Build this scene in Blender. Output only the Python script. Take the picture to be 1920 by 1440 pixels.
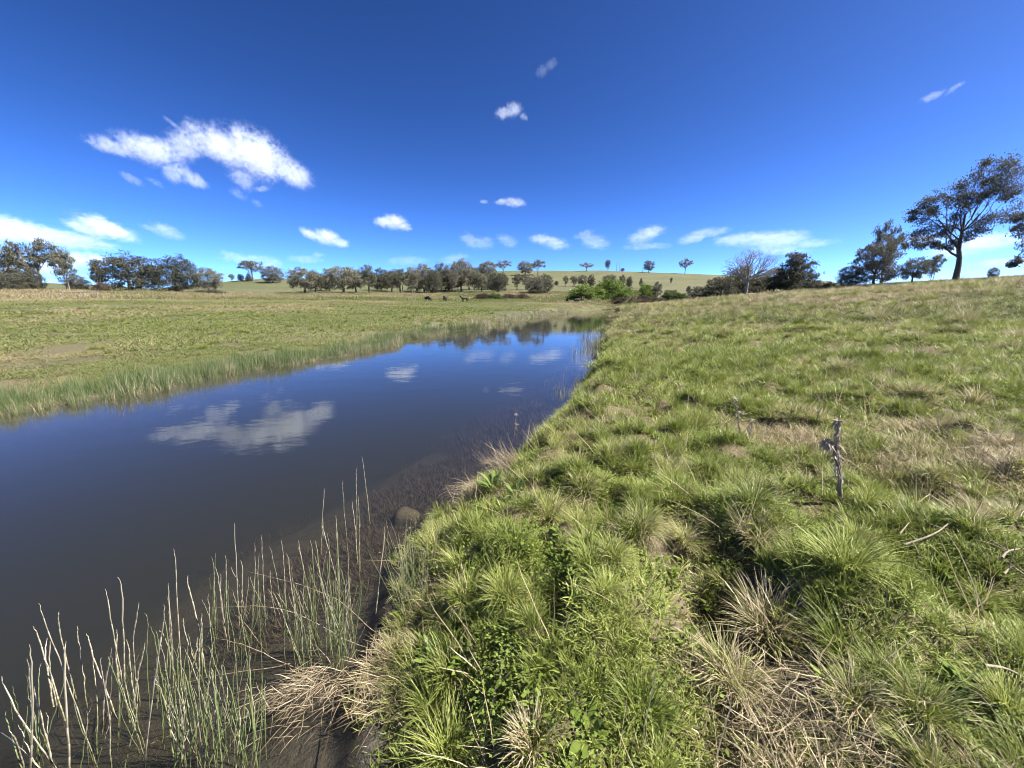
import bpy, math, random
import numpy as np
from mathutils import Vector, Matrix, Euler

# ------------------------------------------------------------------ clear
for o in list(bpy.data.objects):
    bpy.data.objects.remove(o)
SC = bpy.context.scene
COL = SC.collection
R = math.radians

# ------------------------------------------------------------------ camera
F_PX, PITCH, CAM_Z = 730.0, 12.1, 2.0
cam_d = bpy.data.cameras.new('camera')
cam = bpy.data.objects.new('camera', cam_d)
COL.objects.link(cam)
cam.location = (0, 0, CAM_Z)
cam.rotation_euler = (R(90 - PITCH), 0, 0)
cam_d.sensor_width = 36
cam_d.lens = F_PX / 1920 * 36
cam_d.clip_start = 0.05
cam_d.clip_end = 60000
SC.camera = cam

# ------------------------------------------------------------------ sky, sun, exposure
SUN_AZ, SUN_EL = R(98), R(49)          # azimuth clockwise from the view direction (+Y)
world = bpy.data.worlds.new('World')
SC.world = world
world.use_nodes = True
wn = world.node_tree
sky = wn.nodes.new('ShaderNodeTexSky')
sky.sky_type = 'NISHITA'
sky.sun_disc = False
sky.sun_elevation = SUN_EL
sky.sun_rotation = SUN_AZ
sky.altitude = 2000
sky.air_density = 0.52
sky.dust_density = 1.8
sky.ozone_density = 5.0
bg = next(n for n in wn.nodes if n.type == 'BACKGROUND')
bg.inputs['Strength'].default_value = 0.05
deep = wn.nodes.new('ShaderNodeHueSaturation')      # deeper blue over the whole sky
deep.inputs['Saturation'].default_value = 1.05
deep.inputs['Hue'].default_value = 0.502
steep = wn.nodes.new('ShaderNodeGamma')
steep.inputs['Gamma'].default_value = 1.45
wn.links.new(sky.outputs[0], steep.inputs['Color'])
wn.links.new(steep.outputs[0], deep.inputs['Color'])
wn.links.new(deep.outputs[0], bg.inputs['Color'])

sun_d = bpy.data.lights.new('sun', 'SUN')
sun_d.energy = 5.0
sun_d.angle = R(0.53)
sun_d.color = (1.0, 0.955, 0.88)
sun = bpy.data.objects.new('sun', sun_d)
COL.objects.link(sun)
sdir = Vector((math.sin(SUN_AZ) * math.cos(SUN_EL), math.cos(SUN_AZ) * math.cos(SUN_EL), math.sin(SUN_EL)))
sun.rotation_euler = sdir.to_track_quat('Z', 'Y').to_euler()
sun.location = (60, -10, 80)

SC.view_settings.view_transform = 'Standard'
SC.view_settings.look = 'None'
SC.view_settings.exposure = 1.7
SC.view_settings.gamma = 1.0
SC.view_settings.use_curve_mapping = False
cy = SC.cycles
cy.max_bounces = 8
cy.diffuse_bounces = 3
cy.glossy_bounces = 3
cy.transmission_bounces = 4
cy.transparent_max_bounces = 12
cy.volume_bounces = 5
cy.use_denoising = True
cy.use_adaptive_sampling = True
cy.adaptive_threshold = 0.025
cy.pixel_filter_type = 'BLACKMAN_HARRIS'
cy.filter_width = 1.05
cy.caustics_reflective = False
cy.caustics_refractive = False

# ------------------------------------------------------------------ helpers
def tag(o, label=None, cat=None, group=None, kind=None):
    if label: o['label'] = label
    if cat: o['category'] = cat
    if group: o['group'] = group
    if kind: o['kind'] = kind
    return o

def link(o, parent=None):
    COL.objects.link(o)
    if parent is not None:
        o.parent = parent
    return o

def new_obj(name, me, parent=None, loc=(0, 0, 0), rot=(0, 0, 0), scale=(1, 1, 1)):
    o = bpy.data.objects.new(name, me)
    o.location, o.rotation_euler, o.scale = loc, rot, scale
    return link(o, parent)

def mesh_of(name, verts, faces, mat=None, attrs=None, smooth=False):
    me = bpy.data.meshes.new(name)
    me.from_pydata(np.asarray(verts, dtype=np.float32), [], faces if isinstance(faces, list) else np.asarray(faces, dtype=np.int32))
    if attrs:
        for k, v in attrs.items():
            a = me.attributes.new(k, 'FLOAT', 'POINT')
            a.data.foreach_set('value', np.asarray(v, dtype=np.float32))
    if mat: me.materials.append(mat)
    if smooth:
        me.polygons.foreach_set('use_smooth', np.ones(len(me.polygons), dtype=bool))
    me.update()
    return me

def _h(ix, iy, seed):
    n = (ix.astype(np.int64) * 374761393 + iy.astype(np.int64) * 668265263 + seed * 1442695041) & 0xffffffff
    n = ((n ^ (n >> 13)) * 1274126177) & 0xffffffff
    return ((n ^ (n >> 16)) & 0xffff) / 65535.0

def vnoise(x, y, seed=0):
    x = np.asarray(x, float); y = np.asarray(y, float)
    ix, iy = np.floor(x), np.floor(y)
    fx, fy = x - ix, y - iy
    fx = fx * fx * (3 - 2 * fx); fy = fy * fy * (3 - 2 * fy)
    ix = ix.astype(np.int64); iy = iy.astype(np.int64)
    a, b = _h(ix, iy, seed), _h(ix + 1, iy, seed)
    c, d = _h(ix, iy + 1, seed), _h(ix + 1, iy + 1, seed)
    return (a * (1 - fx) + b * fx) * (1 - fy) + (c * (1 - fx) + d * fx) * fy

def fbm(x, y, seed=0, octv=4):
    v, a, t = 0, 1, 0
    for k in range(octv):
        v = v + a * vnoise(x * 2 ** k, y * 2 ** k, seed + 17 * k); t += a; a *= .5
    return v / t

def sstep(a, b, x):
    t = np.clip((x - a) / (b - a), 0, 1)
    return t * t * (3 - 2 * t)

# ------------------------------------------------------------------ ground shape
CP, SP = math.cos(R(PITCH)), math.sin(R(PITCH))
def ray(px, py):                      # direction (X, Y, Z) for a pixel of the 1920 x 1440 picture
    x, y = px - 960.0, 720.0 - py
    return x, F_PX * CP + y * SP, y * CP - F_PX * SP
def elev(px, py):
    X, Y, Z = ray(px, py)
    return Z / math.hypot(X, Y)
def on_plane(px, py, z=0.0):
    X, Y, Z = ray(px, py)
    k = (z - CAM_Z) / Z
    return X * k, Y * k

RK = np.array([0, 5, 10, 20, 30, 50, 85, 110, 140, 200, 270, 340, 480, 900, 2000, 6000, 20000], float)
def zp(px, py, r): return CAM_Z + r * elev(px, py)
# heights along each bearing (picture column), at the distances RK
TAB = [
 (-3000, [.38,.36,.36,.55,.85,1.3,2.0,2.6,3.4, 4.5, 6, 8, 12, 20, 40, 40, 0]),
 (0,     [.38,.36,.36,.50,.75,1.15,1.85,2.6,zp(0,547,140), 5, 6, 7, 9, 16, zp(0,528,2000), 60, 0]),
 (240,   [.38,.36,.36,.48,.70,1.05,1.8,2.5,zp(240,548,140), 4.9, 6.3, 8, 10, 16, zp(240,538,2000), 60, 0]),
 (480,   [.38,.36,.36,.45,.65,.95,1.7,2.4,zp(480,553,140), zp(480,536,200), zp(480,523,270), zp(480,523,270)+1, 14, 12, 10, 0, 0]),
 (720,   [.38,.38,.38,.42,.55,.85,1.55,2.2,zp(720,552,140), zp(720,537,200), zp(720,526,270), zp(720,516,340), 24, 14, 10, 0, 0]),
 (960,   [.38,.38,.40,.42,.50,.75,1.35,2.0,zp(960,552,140), zp(960,534,200), zp(960,520,270), zp(960,508,340), 28, 16, 10, 0, 0]),
 (1130,  [.38,.40,.42,.45,.50,.62,.9,zp(1130,566,110),zp(1130,553,140), zp(1130,535,200), zp(1130,521,270), zp(1130,508.5,340), 28, 16, 10, 0, 0]),
 (1240,  [.38,.42,.46,.62,.85,1.15,zp(1240,567,85),1.8,zp(1240,556,140), zp(1240,536,200), zp(1240,523,270), zp(1240,511,340), 27, 16, 10, 0, 0]),
 (1340,  [.38,.42,.50,.80,1.1,1.75,zp(1340,557,85),2.6,zp(1340,555,140), zp(1340,540,200), zp(1340,526,270), zp(1340,514.5,340), 25, 16, 10, 0, 0]),
 (1440,  [.38,.42,.54,.92,1.3,2.1,zp(1440,551,85),3.6,4.0, zp(1440,545,200), zp(1440,530,270), zp(1440,521,340), 22, 14, 10, 0, 0]),
 (1540,  [.38,.42,.56,1.0,1.5,2.45,zp(1540,545,85),4.4,4.6, zp(1540,552,200), zp(1540,540,270), zp(1540,527,340), 18, 12, 10, 0, 0]),
 (1680,  [.38,.42,.58,1.1,1.65,2.8,zp(1680,535,85),5.0,4.9, 5.0, 6, 8, 8, 8, 8, 0, 0]),
 (1790,  [.38,.42,.60,1.15,1.75,3.0,zp(1790,528,85),5.1,4.6, 4.0, 4, 4, 4, 4, 4, 0, 0]),
 (1920,  [.38,.42,.62,1.2,1.85,3.15,zp(1920,521,85),5.6,5.2, 4.5, 4, 4, 4, 4, 4, 0, 0]),
 (5000,  [.38,.42,.62,1.2,1.85,3.15,5.2,6.0,6.0, 6, 6, 6, 6, 6, 6, 0, 0]),
]
TB = np.array([math.atan2(p - 960.0, 750.0) for p, _ in TAB])
TZ = np.array([z for _, z in TAB], float)
AZ_F = np.linspace(-math.pi, math.pi, 721)
def _smooth_cols():
    zz = np.stack([np.interp(np.clip(AZ_F, TB[0], TB[-1]), TB, TZ[:, k]) for k in range(len(RK))], 1)
    # behind the camera ease from the right end of the table to the left end
    back = np.abs(AZ_F) > 1.35
    wl = sstep(-math.pi, math.pi, np.where(AZ_F > 0, AZ_F - math.pi, AZ_F + math.pi))
    zz[back] = (TZ[-1][None] * (1 - wl[back, None]) + TZ[0][None] * wl[back, None])
    k = np.ones(9) / 9
    pad = np.concatenate([zz[-4:], zz, zz[:4]])
    return np.stack([np.convolve(pad[:, j], k, 'valid') for j in range(zz.shape[1])], 1)
AZ_Z = _smooth_cols()

def land(x, y):
    r = np.hypot(x, y); a = np.arctan2(x, y)
    fa = (a + math.pi) / (2 * math.pi) * 720
    i = np.clip(np.floor(fa).astype(int), 0, 719); ta = fa - i
    j = np.clip(np.searchsorted(RK, r, side='right') - 1, 0, len(RK) - 2)
    # catmull-rom style smoothing in r (monotone enough for this table)
    def col(ii):
        def at(jj): return AZ_Z[ii, np.clip(jj, 0, len(RK) - 1)]
        r0, r1 = RK[j], RK[j + 1]
        t = np.clip((r - r0) / (r1 - r0), 0, 1)
        p0, p1 = at(j), at(j + 1)
        rm, rp = RK[np.clip(j - 1, 0, None)], RK[np.clip(j + 2, None, len(RK) - 1)]
        s = (p1 - p0) / (r1 - r0)
        s0 = np.where(j > 0, (p0 - at(j - 1)) / np.maximum(r0 - rm, 1e-6), s)
        s1 = np.where(j + 2 < len(RK), (at(j + 2) - p1) / np.maximum(rp - r1, 1e-6), s)
        m0 = np.where(s * s0 > 0, 2 * s * s0 / (s + s0 + 1e-12), 0) * (r1 - r0)
        m1 = np.where(s * s1 > 0, 2 * s * s1 / (s + s1 + 1e-12), 0) * (r1 - r0)
        return ((2*t**3 - 3*t**2 + 1) * p0 + (t**3 - 2*t**2 + t) * m0 + (-2*t**3 + 3*t**2) * p1 + (t**3 - t**2) * m1)
    return col(i) * (1 - ta) + col(i + 1) * ta

# creek edges x = f(y)
RE_Y = [-40, -10, -2, 0, 1.3, 2.0, 2.6, 3.2, 3.9, 5.4, 9.0, 12.4, 17, 22.5, 36, 55, 75, 96, 110]
RE_X = [-9, -2.6, -1.1, -.78, -.66, -.72, -.80, -.72, -.34, .42, 1.72, 2.86, 3.9, 5.6, 9.6, 14.6, 20, 27.5, 34]
LE_Y = [-40, -10, 0, 6.6, 9.65, 13.3, 18.3, 24, 29.3, 40, 53, 68, 82, 96, 110]
LE_X = [-18, -12, -10, -9.1, -8.24, -6.9, -5.8, -4.2, -2.4, .8, 4.6, 10.5, 17.2, 26.4, 34]
def creek_in(x, y):
    """(distance inside from the left edge, distance inside from the right edge); both positive = water"""
    w = .42 * (fbm(y * .9, y * 0 + 3, 5, 3) - .5) * np.clip(y / 6, .35, 1.5)
    le = np.interp(y, LE_Y, LE_X) + 2.2 * (vnoise(y * .35, y * 0, 8) - .5) * np.clip(y / 25, .25, 1)
    re = np.interp(y, RE_Y, RE_X) + w
    return (x - le), (re - x)

_rng = np.random.default_rng(11)
# hummocks on the near right bank: x, y, radius, height
MOUNDS = []
for _ in range(420):
    r = 1.6 + 26 * _rng.random() ** 1.3
    a = R(-20) + R(88) * _rng.random()
    MOUNDS.append((r * math.sin(a), r * math.cos(a), .13 + .02 * r * _rng.random() + .10 * _rng.random(), .06 + .15 * _rng.random()))
MOUNDS += [(1.72, 1.75, .44, .30), (1.62, 2.35, .42, .26), (2.1, 1.35, .40, .15), (1.25, 2.75, .3, .12), (.42, 2.15, .22, .10),
           (.55, 3.1, .28, .15), (1.0, 3.9, .3, .16), (.38, 3.75, .24, .14), (2.9, 2.2, .5, .18), (1.2, 5.3, .4, .18),
           (.15, 1.35, .25, .06), (-.35, 1.5, .2, .05)]
PITS = [(1.14, 2.05, .20, .24), (1.06, 1.80, .17, .22), (.96, 1.55, .15, .15), (.84, 1.30, .14, .13), (.72, 1.05, .13, .10), (.16, 1.80, .14, .20), (.02, 1.98, .12, .16),
        (1.30, 2.25, .16, .10), (.20, 2.55, .12, .10), (.78, 2.75, .14, .11), (2.9, 3.3, .35, .14), (3.6, 3.2, .4, .16), (.62, 3.45, .14, .10)]
MM = np.array(MOUNDS)

def ground(x, y):
    x = np.asarray(x, float); y = np.asarray(y, float)
    r = np.hypot(x, y)
    z = land(x, y)
    dl, dr = creek_in(x, y)
    rough = .03 * (fbm(x * 3.1, y * 3.1, 1, 3) - .5) + .10 * (fbm(x * .8, y * .8, 2, 3) - .5)
    rough = rough * np.clip(r / 3, .4, 1) + np.clip((r - 40) / 100, 0, 1) * 1.2 * (fbm(x * .03, y * .03, 4, 3) - .5)
    rough = rough * np.clip(1.2 - (r - 200) / 3000, .2, 1)
    z = z + rough
    near = r < 40
    if near.any():
        xn, yn = x[near], y[near]
        add = np.zeros_like(xn)
        for mx, my, mr, mh in MOUNDS:
            q = ((xn - mx) ** 2 + (yn - my) ** 2) / (mr * mr)
            m = q < 4
            add[m] = np.maximum(add[m], mh * np.exp(-q[m] * 1.3))
        for mx, my, mr, mh in PITS:
            q = ((xn - mx) ** 2 + (yn - my) ** 2) / (mr * mr)
            add -= mh * np.exp(-np.minimum(q, 30))
        fade = sstep(0.05, -0.5, dr[near])
        z[near] = z[near] + add * fade
    # creek carve: steep right bank, gentler left bank
    inside = np.minimum(dl, dr)
    yclose = 98 - y
    inside = np.minimum(inside, yclose * .4)
    wr = np.where(y < 1.9, .9, np.clip(.80 - .03 * np.maximum(y - 3, 0), .6, .8))      # mud flat in the lower left corner
    t_r = sstep(0, 1, (-dr) / wr)
    t_l = sstep(0, 1, (-dl) / (2.0 + .03 * np.maximum(y, 0)))
    t_e = sstep(0, 1, -yclose / 5)
    t = np.maximum(np.maximum(np.where(dr < 0, t_r, 0), np.where(dl < 0, t_l, 0)), t_e)
    outside = inside < 0
    zo = .02 + (z - .02) * t
    shelf_r = .10 + .20 * np.clip(dr, 0, None) + .30 * np.clip(dr - 2.0, 0, None)
    shelf_l = .12 + .65 * np.clip(dl, 0, None)
    depth = np.minimum(np.minimum(np.minimum(shelf_r, shelf_l), 1.15), .05 + .5 * np.clip(inside, 0, None) + .05)
    depth = depth + .05 * (fbm(x * 2, y * 2, 9, 3) - .5)
    zi = -np.clip(depth, .02, None) * sstep(0, .25, inside) + .02 * (1 - sstep(0, .25, inside))
    return np.where(outside, zo, zi)

def gz(x, y):
    return float(ground(np.array([x]), np.array([y]))[0])

def col_pos(px, r):                    # a place on the ground, in the column px, r metres away
    d = math.hypot(px - 960.0, 750.0)
    x, y = (px - 960.0) / d * r, 750.0 / d * r
    return x, y, gz(x, y)

def pix_ground(px, py, zguess=.4):     # where the line of sight through a pixel meets the ground
    z = zguess
    for _ in range(12):
        x, y = on_plane(px, py, z)
        z = .5 * z + .5 * gz(x, y)
    return x, y, gz(x, y)

# ------------------------------------------------------------------ materials
def nodes(name):
    m = bpy.data.materials.new(name)
    m.use_nodes = True
    nt = m.node_tree
    nt.nodes.clear()
    out = nt.nodes.new('ShaderNodeOutputMaterial')
    return m, nt, out

class G:
    """small node-graph helper"""
    def __init__(s, nt): s.nt = nt
    def n(s, t, **kw):
        nd = s.nt.nodes.new(t)
        for k, v in kw.items(): setattr(nd, k, v)
        return nd
    def put(s, sock, v):
        if hasattr(v, 'is_output') or isinstance(v, bpy.types.NodeSocket): s.nt.links.new(v, sock)
        else: sock.default_value = v
    def math(s, op, a, b=0.0, c=0.0, clamp=False):
        nd = s.n('ShaderNodeMath', operation=op, use_clamp=clamp)
        s.put(nd.inputs[0], a); s.put(nd.inputs[1], b)
        if op in ('SMOOTH_MAX', 'SMOOTH_MIN', 'MULTIPLY_ADD'): s.put(nd.inputs[2], c)
        return nd.outputs[0]
    def vec(s, op, a, b=(0, 0, 0)):
        nd = s.n('ShaderNodeVectorMath', operation=op)
        s.put(nd.inputs[0], a); s.put(nd.inputs[1], b)
        return nd.outputs['Value' if op in ('LENGTH', 'DOT_PRODUCT', 'DISTANCE') else 'Vector']
    def attr(s, name, kind='GEOMETRY'):
        nd = s.n('ShaderNodeAttribute', attribute_name=name, attribute_type=kind)
        return nd.outputs['Fac']
    def noise(s, vec, scale, detail=3, rough=.55, dist=0.0):
        nd = s.n('ShaderNodeTexNoise')
        if vec is not None: s.put(nd.inputs['Vector'], vec)
        nd.inputs['Scale'].default_value = scale
        nd.inputs['Detail'].default_value = detail
        nd.inputs['Roughness'].default_value = rough
        nd.inputs['Distortion'].default_value = dist
        return nd.outputs['Fac']
    def ramp(s, fac, stops):
        nd = s.n('ShaderNodeValToRGB')
        e = nd.color_ramp.elements
        while len(e) < len(stops): e.new(.5)
        for el, (p, c) in zip(e, stops):
            el.position = p; el.color = (*c, 1)
        s.put(nd.inputs[0], fac)
        return nd.outputs[0]
    def mix(s, fac, a, b):
        nd = s.n('ShaderNodeMix', data_type='RGBA')
        s.put(nd.inputs[0], fac)
        s.put(nd.inputs[6], (*a, 1) if isinstance(a, tuple) and len(a) == 3 else a)
        s.put(nd.inputs[7], (*b, 1) if isinstance(b, tuple) and len(b) == 3 else b)
        return nd.outputs[2]
    def mapr(s, v, a, b, c=0.0, d=1.0):
        nd = s.n('ShaderNodeMapRange')
        s.put(nd.inputs[0], v)
        for k, q in enumerate((a, b, c, d)): nd.inputs[k + 1].default_value = q
        return nd.outputs[0]
    def bsdf(s, color, rough=.7, spec=.3):
        nd = s.n('ShaderNodeBsdfPrincipled')
        s.put(nd.inputs['Base Color'], (*color, 1) if isinstance(color, tuple) and len(color) == 3 else color)
        s.put(nd.inputs['Roughness'], rough)
        nd.inputs['Specular IOR Level'].default_value = spec
        return nd
    def bump(s, h, strength, dist, to):
        nd = s.n('ShaderNodeBump')
        nd.inputs['Strength'].default_value = strength
        nd.inputs['Distance'].default_value = dist
        s.put(nd.inputs['Height'], h)
        s.nt.links.new(nd.outputs[0], to.inputs['Normal'])

def leafy(name, greens, straws, trans=.3, rough=.5, spec=.25, dry_bias=0.0, spread=.55, instancer=True):
    """thin leaf or blade: colour runs from green to straw by blade and by clump"""
    m, nt, out = nodes(name); g = G(nt)
    bv, bt = g.attr('bv'), g.attr('bt')
    if instancer:
        dry = g.attr('dry', 'INSTANCER'); tint = g.attr('tint', 'INSTANCER')
    else:
        dry = 0.0
        oi = g.n('ShaderNodeObjectInfo'); tint = oi.outputs['Random']
    k = g.math('ADD', g.math('MULTIPLY_ADD', g.math('SUBTRACT', bv, .5), spread, dry), dry_bias)
    k = g.math('MULTIPLY_ADD', g.math('SUBTRACT', bt, .45), .10, k)
    if instancer:                                          # patches that run through the sward, whatever clump a blade is in
        pos = g.n('ShaderNodeNewGeometry').outputs['Position']
        k = g.math('MULTIPLY_ADD', g.math('SUBTRACT', g.noise(pos, 2.6, 3, .6), .5), .7, k)
        tint = g.math('MULTIPLY_ADD', g.math('SUBTRACT', g.noise(pos, 1.1, 3, .6), .5), 1.1, tint)
    fd = g.mapr(k, .38, .62)
    # a second, unrelated number per blade
    w = g.math('FRACT', g.math('MULTIPLY', bv, 37.7))
    mixv = g.math('MULTIPLY_ADD', tint, .55, g.math('MULTIPLY', w, .45))
    cg = g.ramp(mixv, [(0.0, greens[0]), (.5, greens[1]), (1.0, greens[2])])
    cs = g.ramp(w, [(0.0, straws[0]), (.5, straws[1]), (1.0, straws[2])])
    c = g.mix(fd, cg, cs)
    b = g.bsdf(c, rough, spec)
    tr = g.n('ShaderNodeBsdfTranslucent')
    nt.links.new(c, tr.inputs['Color'])
    mx = g.n('ShaderNodeMixShader'); mx.inputs[0].default_value = trans
    nt.links.new(b.outputs[0], mx.inputs[1]); nt.links.new(tr.outputs[0], mx.inputs[2])
    nt.links.new(mx.outputs[0], out.inputs[0])
    return m

GREENS = [(.088, .120, .022), (.195, .232, .046), (.350, .370, .108)]
STRAWS = [(.20, .155, .09), (.37, .30, .18), (.58, .49, .32)]
M_GRASS = leafy('grass_blades', GREENS, STRAWS, rough=.5, spec=.3)
M_FIELD = leafy('pasture_grass', [(.075, .095, .028), (.140, .160, .050), (.210, .212, .085)], [(.19, .15, .085), (.29, .235, .13), (.40, .33, .20)], rough=.6)
M_WEED = leafy('weed_leaves',  [(.075, .11, .018), (.125, .175, .03), (.19, .235, .05)], STRAWS, rough=.6, spec=.12, dry_bias=-.3)
M_RUSH = leafy('rush_stems', [(.055, .085, .03), (.095, .13, .045), (.15, .18, .07)], [(.25, .20, .12), (.40, .33, .21), (.58, .50, .35)], trans=.1, rough=.5, spec=.4)
M_REED = leafy('reed_stems', [(.10, .14, .05), (.15, .19, .07), (.22, .25, .11)], [(.20, .17, .11), (.32, .28, .19), (.48, .43, .32)], trans=.08, rough=.5, spec=.3, dry_bias=.42, spread=.8, instancer=False)
M_TUSS = leafy('tussock_blades', GREENS, STRAWS, rough=.45, spec=.35, instancer=False)
M_WATERWEED = leafy('water_weed', [(.045, .035, .024), (.078, .061, .042), (.12, .095, .064)], [(.045, .034, .026), (.085, .066, .048), (.15, .117, .084)], trans=.1, rough=.8, spec=.1)

def leaf_mat(name, cols, trans=.25, rough=.6, spec=.12):
    return leafy(name, cols, cols, trans, rough, spec, instancer=False)
M_GUM = leaf_mat('gum_leaves', [(.080, .082, .054), (.150, .148, .100), (.25, .235, .175)], .3)
M_GUM_D = leaf_mat('dark_leaves', [(.055, .058, .038), (.100, .100, .070), (.165, .155, .115)], .3)
M_WILLOW = leaf_mat('willow_leaves', [(.095, .145, .028), (.155, .21, .05), (.225, .28, .08)], .35)
M_BUSH = leaf_mat('bush_leaves', [(.05, .08, .025), (.09, .125, .04), (.13, .16, .06)], .25)
M_BRAMBLE = leaf_mat('bramble_twigs', [(.045, .034, .026), (.085, .064, .048), (.14, .11, .085)], .1, .8)

def bark(name, a, b, scale=4.0, c=None, bd=.03):
    m, nt, out = nodes(name); g = G(nt)
    tc = g.n('ShaderNodeTexCoord').outputs['Object']
    mp = g.vec('MULTIPLY', tc, (scale * 3, scale * 3, scale * .5))
    f = g.noise(mp, 1.0, 5, .65)
    col = g.ramp(f, [(.3, a), (.55, b), (.75, c or b)])
    s = g.bsdf(col, .85, .15)
    g.bump(f, .6, bd, s)
    nt.links.new(s.outputs[0], out.inputs[0])
    return m
M_BARK = bark('gum_bark', (.10, .085, .07), (.24, .21, .175), 2.0, (.42, .38, .33))
M_BARK_D = bark('dark_bark', (.045, .038, .032), (.11, .095, .08), 2.0)
M_DEADWOOD = bark('dead_wood', (.16, .14, .125), (.30, .275, .25), 3.0, (.42, .40, .37))
M_STICK = bark('bleached_stick', (.15, .12, .085), (.28, .235, .175), 20, bd=.001)
M_THISTLE = bark('dry_thistle', (.13, .10, .08), (.27, .22, .18), 14, (.40, .34, .29), bd=.001)
M_POST = bark('weathered_timber', (.12, .105, .09), (.24, .215, .185), 6)

def make_ground_mat():
    m, nt, out = nodes('pasture_ground'); g = G(nt)
    pos = g.n('ShaderNodeNewGeometry').outputs['Position']
    flat = g.vec('MULTIPLY', pos, (1, 1, 0))
    far, mud, dryz = g.attr('far'), g.attr('mud'), g.attr('dryz')
    n1 = g.noise(flat, .045, 5, .6)
    n2 = g.noise(flat, .6, 5, .65)
    n3 = g.noise(flat, 9.0, 5, .7)
    n4 = g.noise(flat, 55.0, 4, .7)
    near_c = g.ramp(g.math('MULTIPLY_ADD', n4, .5, g.math('MULTIPLY', n3, .5)),
                    [(.32, (.055, .045, .026)), (.5, (.135, .11, .06)), (.68, (.25, .205, .12))])
    green = g.ramp(n2, [(.3, (.052, .062, .027)), (.5, (.078, .087, .039)), (.72, (.110, .112, .056))])
    straw = g.ramp(n3, [(.3, (.095, .08, .046)), (.5, (.135, .114, .066)), (.7, (.185, .157, .095))])
    d = g.mapr(g.math('ADD', g.math('ADD', n1, g.math('MULTIPLY', n2, .5)), g.math('MULTIPLY', dryz, .40)), .68, 1.15)
    far_c = g.mix(d, green, straw)
    # scattered dark tussocks on the far slopes
    far_c = g.mix(g.math('MULTIPLY', g.mapr(g.noise(flat, .9, 2, .5), .62, .72), .35), far_c, (.07, .075, .035))
    c = g.mix(far, near_c, far_c)
    mud_c = g.ramp(n3, [(.3, (.045, .039, .030)), (.55, (.085, .074, .057)), (.75, (.13, .112, .088))])
    c = g.mix(mud, c, mud_c)
    b = g.bsdf(c, .9, .15)
    g.bump(g.math('ADD', n3, n4), .8, .05, b)
    nt.links.new(b.outputs[0], out.inputs[0])
    return m
M_GROUND = make_ground_mat()

def make_water():
    m, nt, out = nodes('creek_water'); g = G(nt)
    pos = g.n('ShaderNodeNewGeometry').outputs['Position']
    p1 = g.vec('MULTIPLY', pos, (1.0, 1.6, 1.0))
    h = g.math('ADD', g.math('MULTIPLY', g.noise(p1, 1.1, 3, .5), 1.0), g.math('MULTIPLY', g.noise(p1, 6.0, 2, .5), .12))
    bmp = g.n('ShaderNodeBump'); bmp.inputs['Strength'].default_value = .07; bmp.inputs['Distance'].default_value = .05
    nt.links.new(h, bmp.inputs['Height'])
    gl = g.n('ShaderNodeBsdfGlossy'); gl.inputs['Roughness'].default_value = .012
    gl.inputs['Color'].default_value = (1, 1, 1, 1)
    nt.links.new(bmp.outputs[0], gl.inputs['Normal'])
    tr = g.n('ShaderNodeBsdfTransparent'); tr.inputs['Color'].default_value = (.96, .96, .95, 1)
    fr = g.n('ShaderNodeFresnel'); fr.inputs['IOR'].default_value = 1.333
    nt.links.new(bmp.outputs[0], fr.inputs['Normal'])
    mx = g.n('ShaderNodeMixShader')
    nt.links.new(fr.outputs[0], mx.inputs[0]); nt.links.new(tr.outputs[0], mx.inputs[1]); nt.links.new(gl.outputs[0], mx.inputs[2])
    nt.links.new(mx.outputs[0], out.inputs['Surface'])
    va = g.n('ShaderNodeVolumeAbsorption')
    vs = g.n('ShaderNodeVolumeScatter'); vs.inputs['Color'].default_value = (.74, .88, .96, 1); vs.inputs['Density'].default_value = .085
    ad = g.n('ShaderNodeAddShader')
    va.inputs['Color'].default_value = (.62, .58, .48, 1); va.inputs['Density'].default_value = 2.1
    nt.links.new(va.outputs[0], ad.inputs[0]); nt.links.new(vs.outputs[0], ad.inputs[1])
    nt.links.new(ad.outputs[0], out.inputs['Volume'])
    m.cycles.homogeneous_volume = True
    return m
M_WATER = make_water()

def simple(name, a, b, scale=8, rough=.85, spec=.2, bump=.4, bd=.02):
    m, nt, out = nodes(name); g = G(nt)
    tc = g.n('ShaderNodeTexCoord').outputs['Object']
    f = g.noise(tc, scale, 5, .65)
    s = g.bsdf(g.ramp(f, [(.3, a), (.7, b)]), rough, spec)
    g.bump(f, bump, bd, s)
    nt.links.new(s.outputs[0], out.inputs[0])
    return m
M_STONE = simple('submerged_stone', (.035, .03, .018), (.085, .07, .042), 6)
M_PALE = simple('pale_stone', (.45, .43, .40), (.68, .66, .62), 5)
M_SOIL = simple('bare_soil', (.10, .075, .05), (.27, .21, .145), 40, bump=.9, bd=.01)
M_COW = simple('black_hide', (.010, .009, .008), (.022, .019, .016), 6, .6, .3, .1)
M_COWW = simple('white_hide', (.55, .52, .48), (.7, .67, .62), 6, .7, .2, .1)

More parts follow.
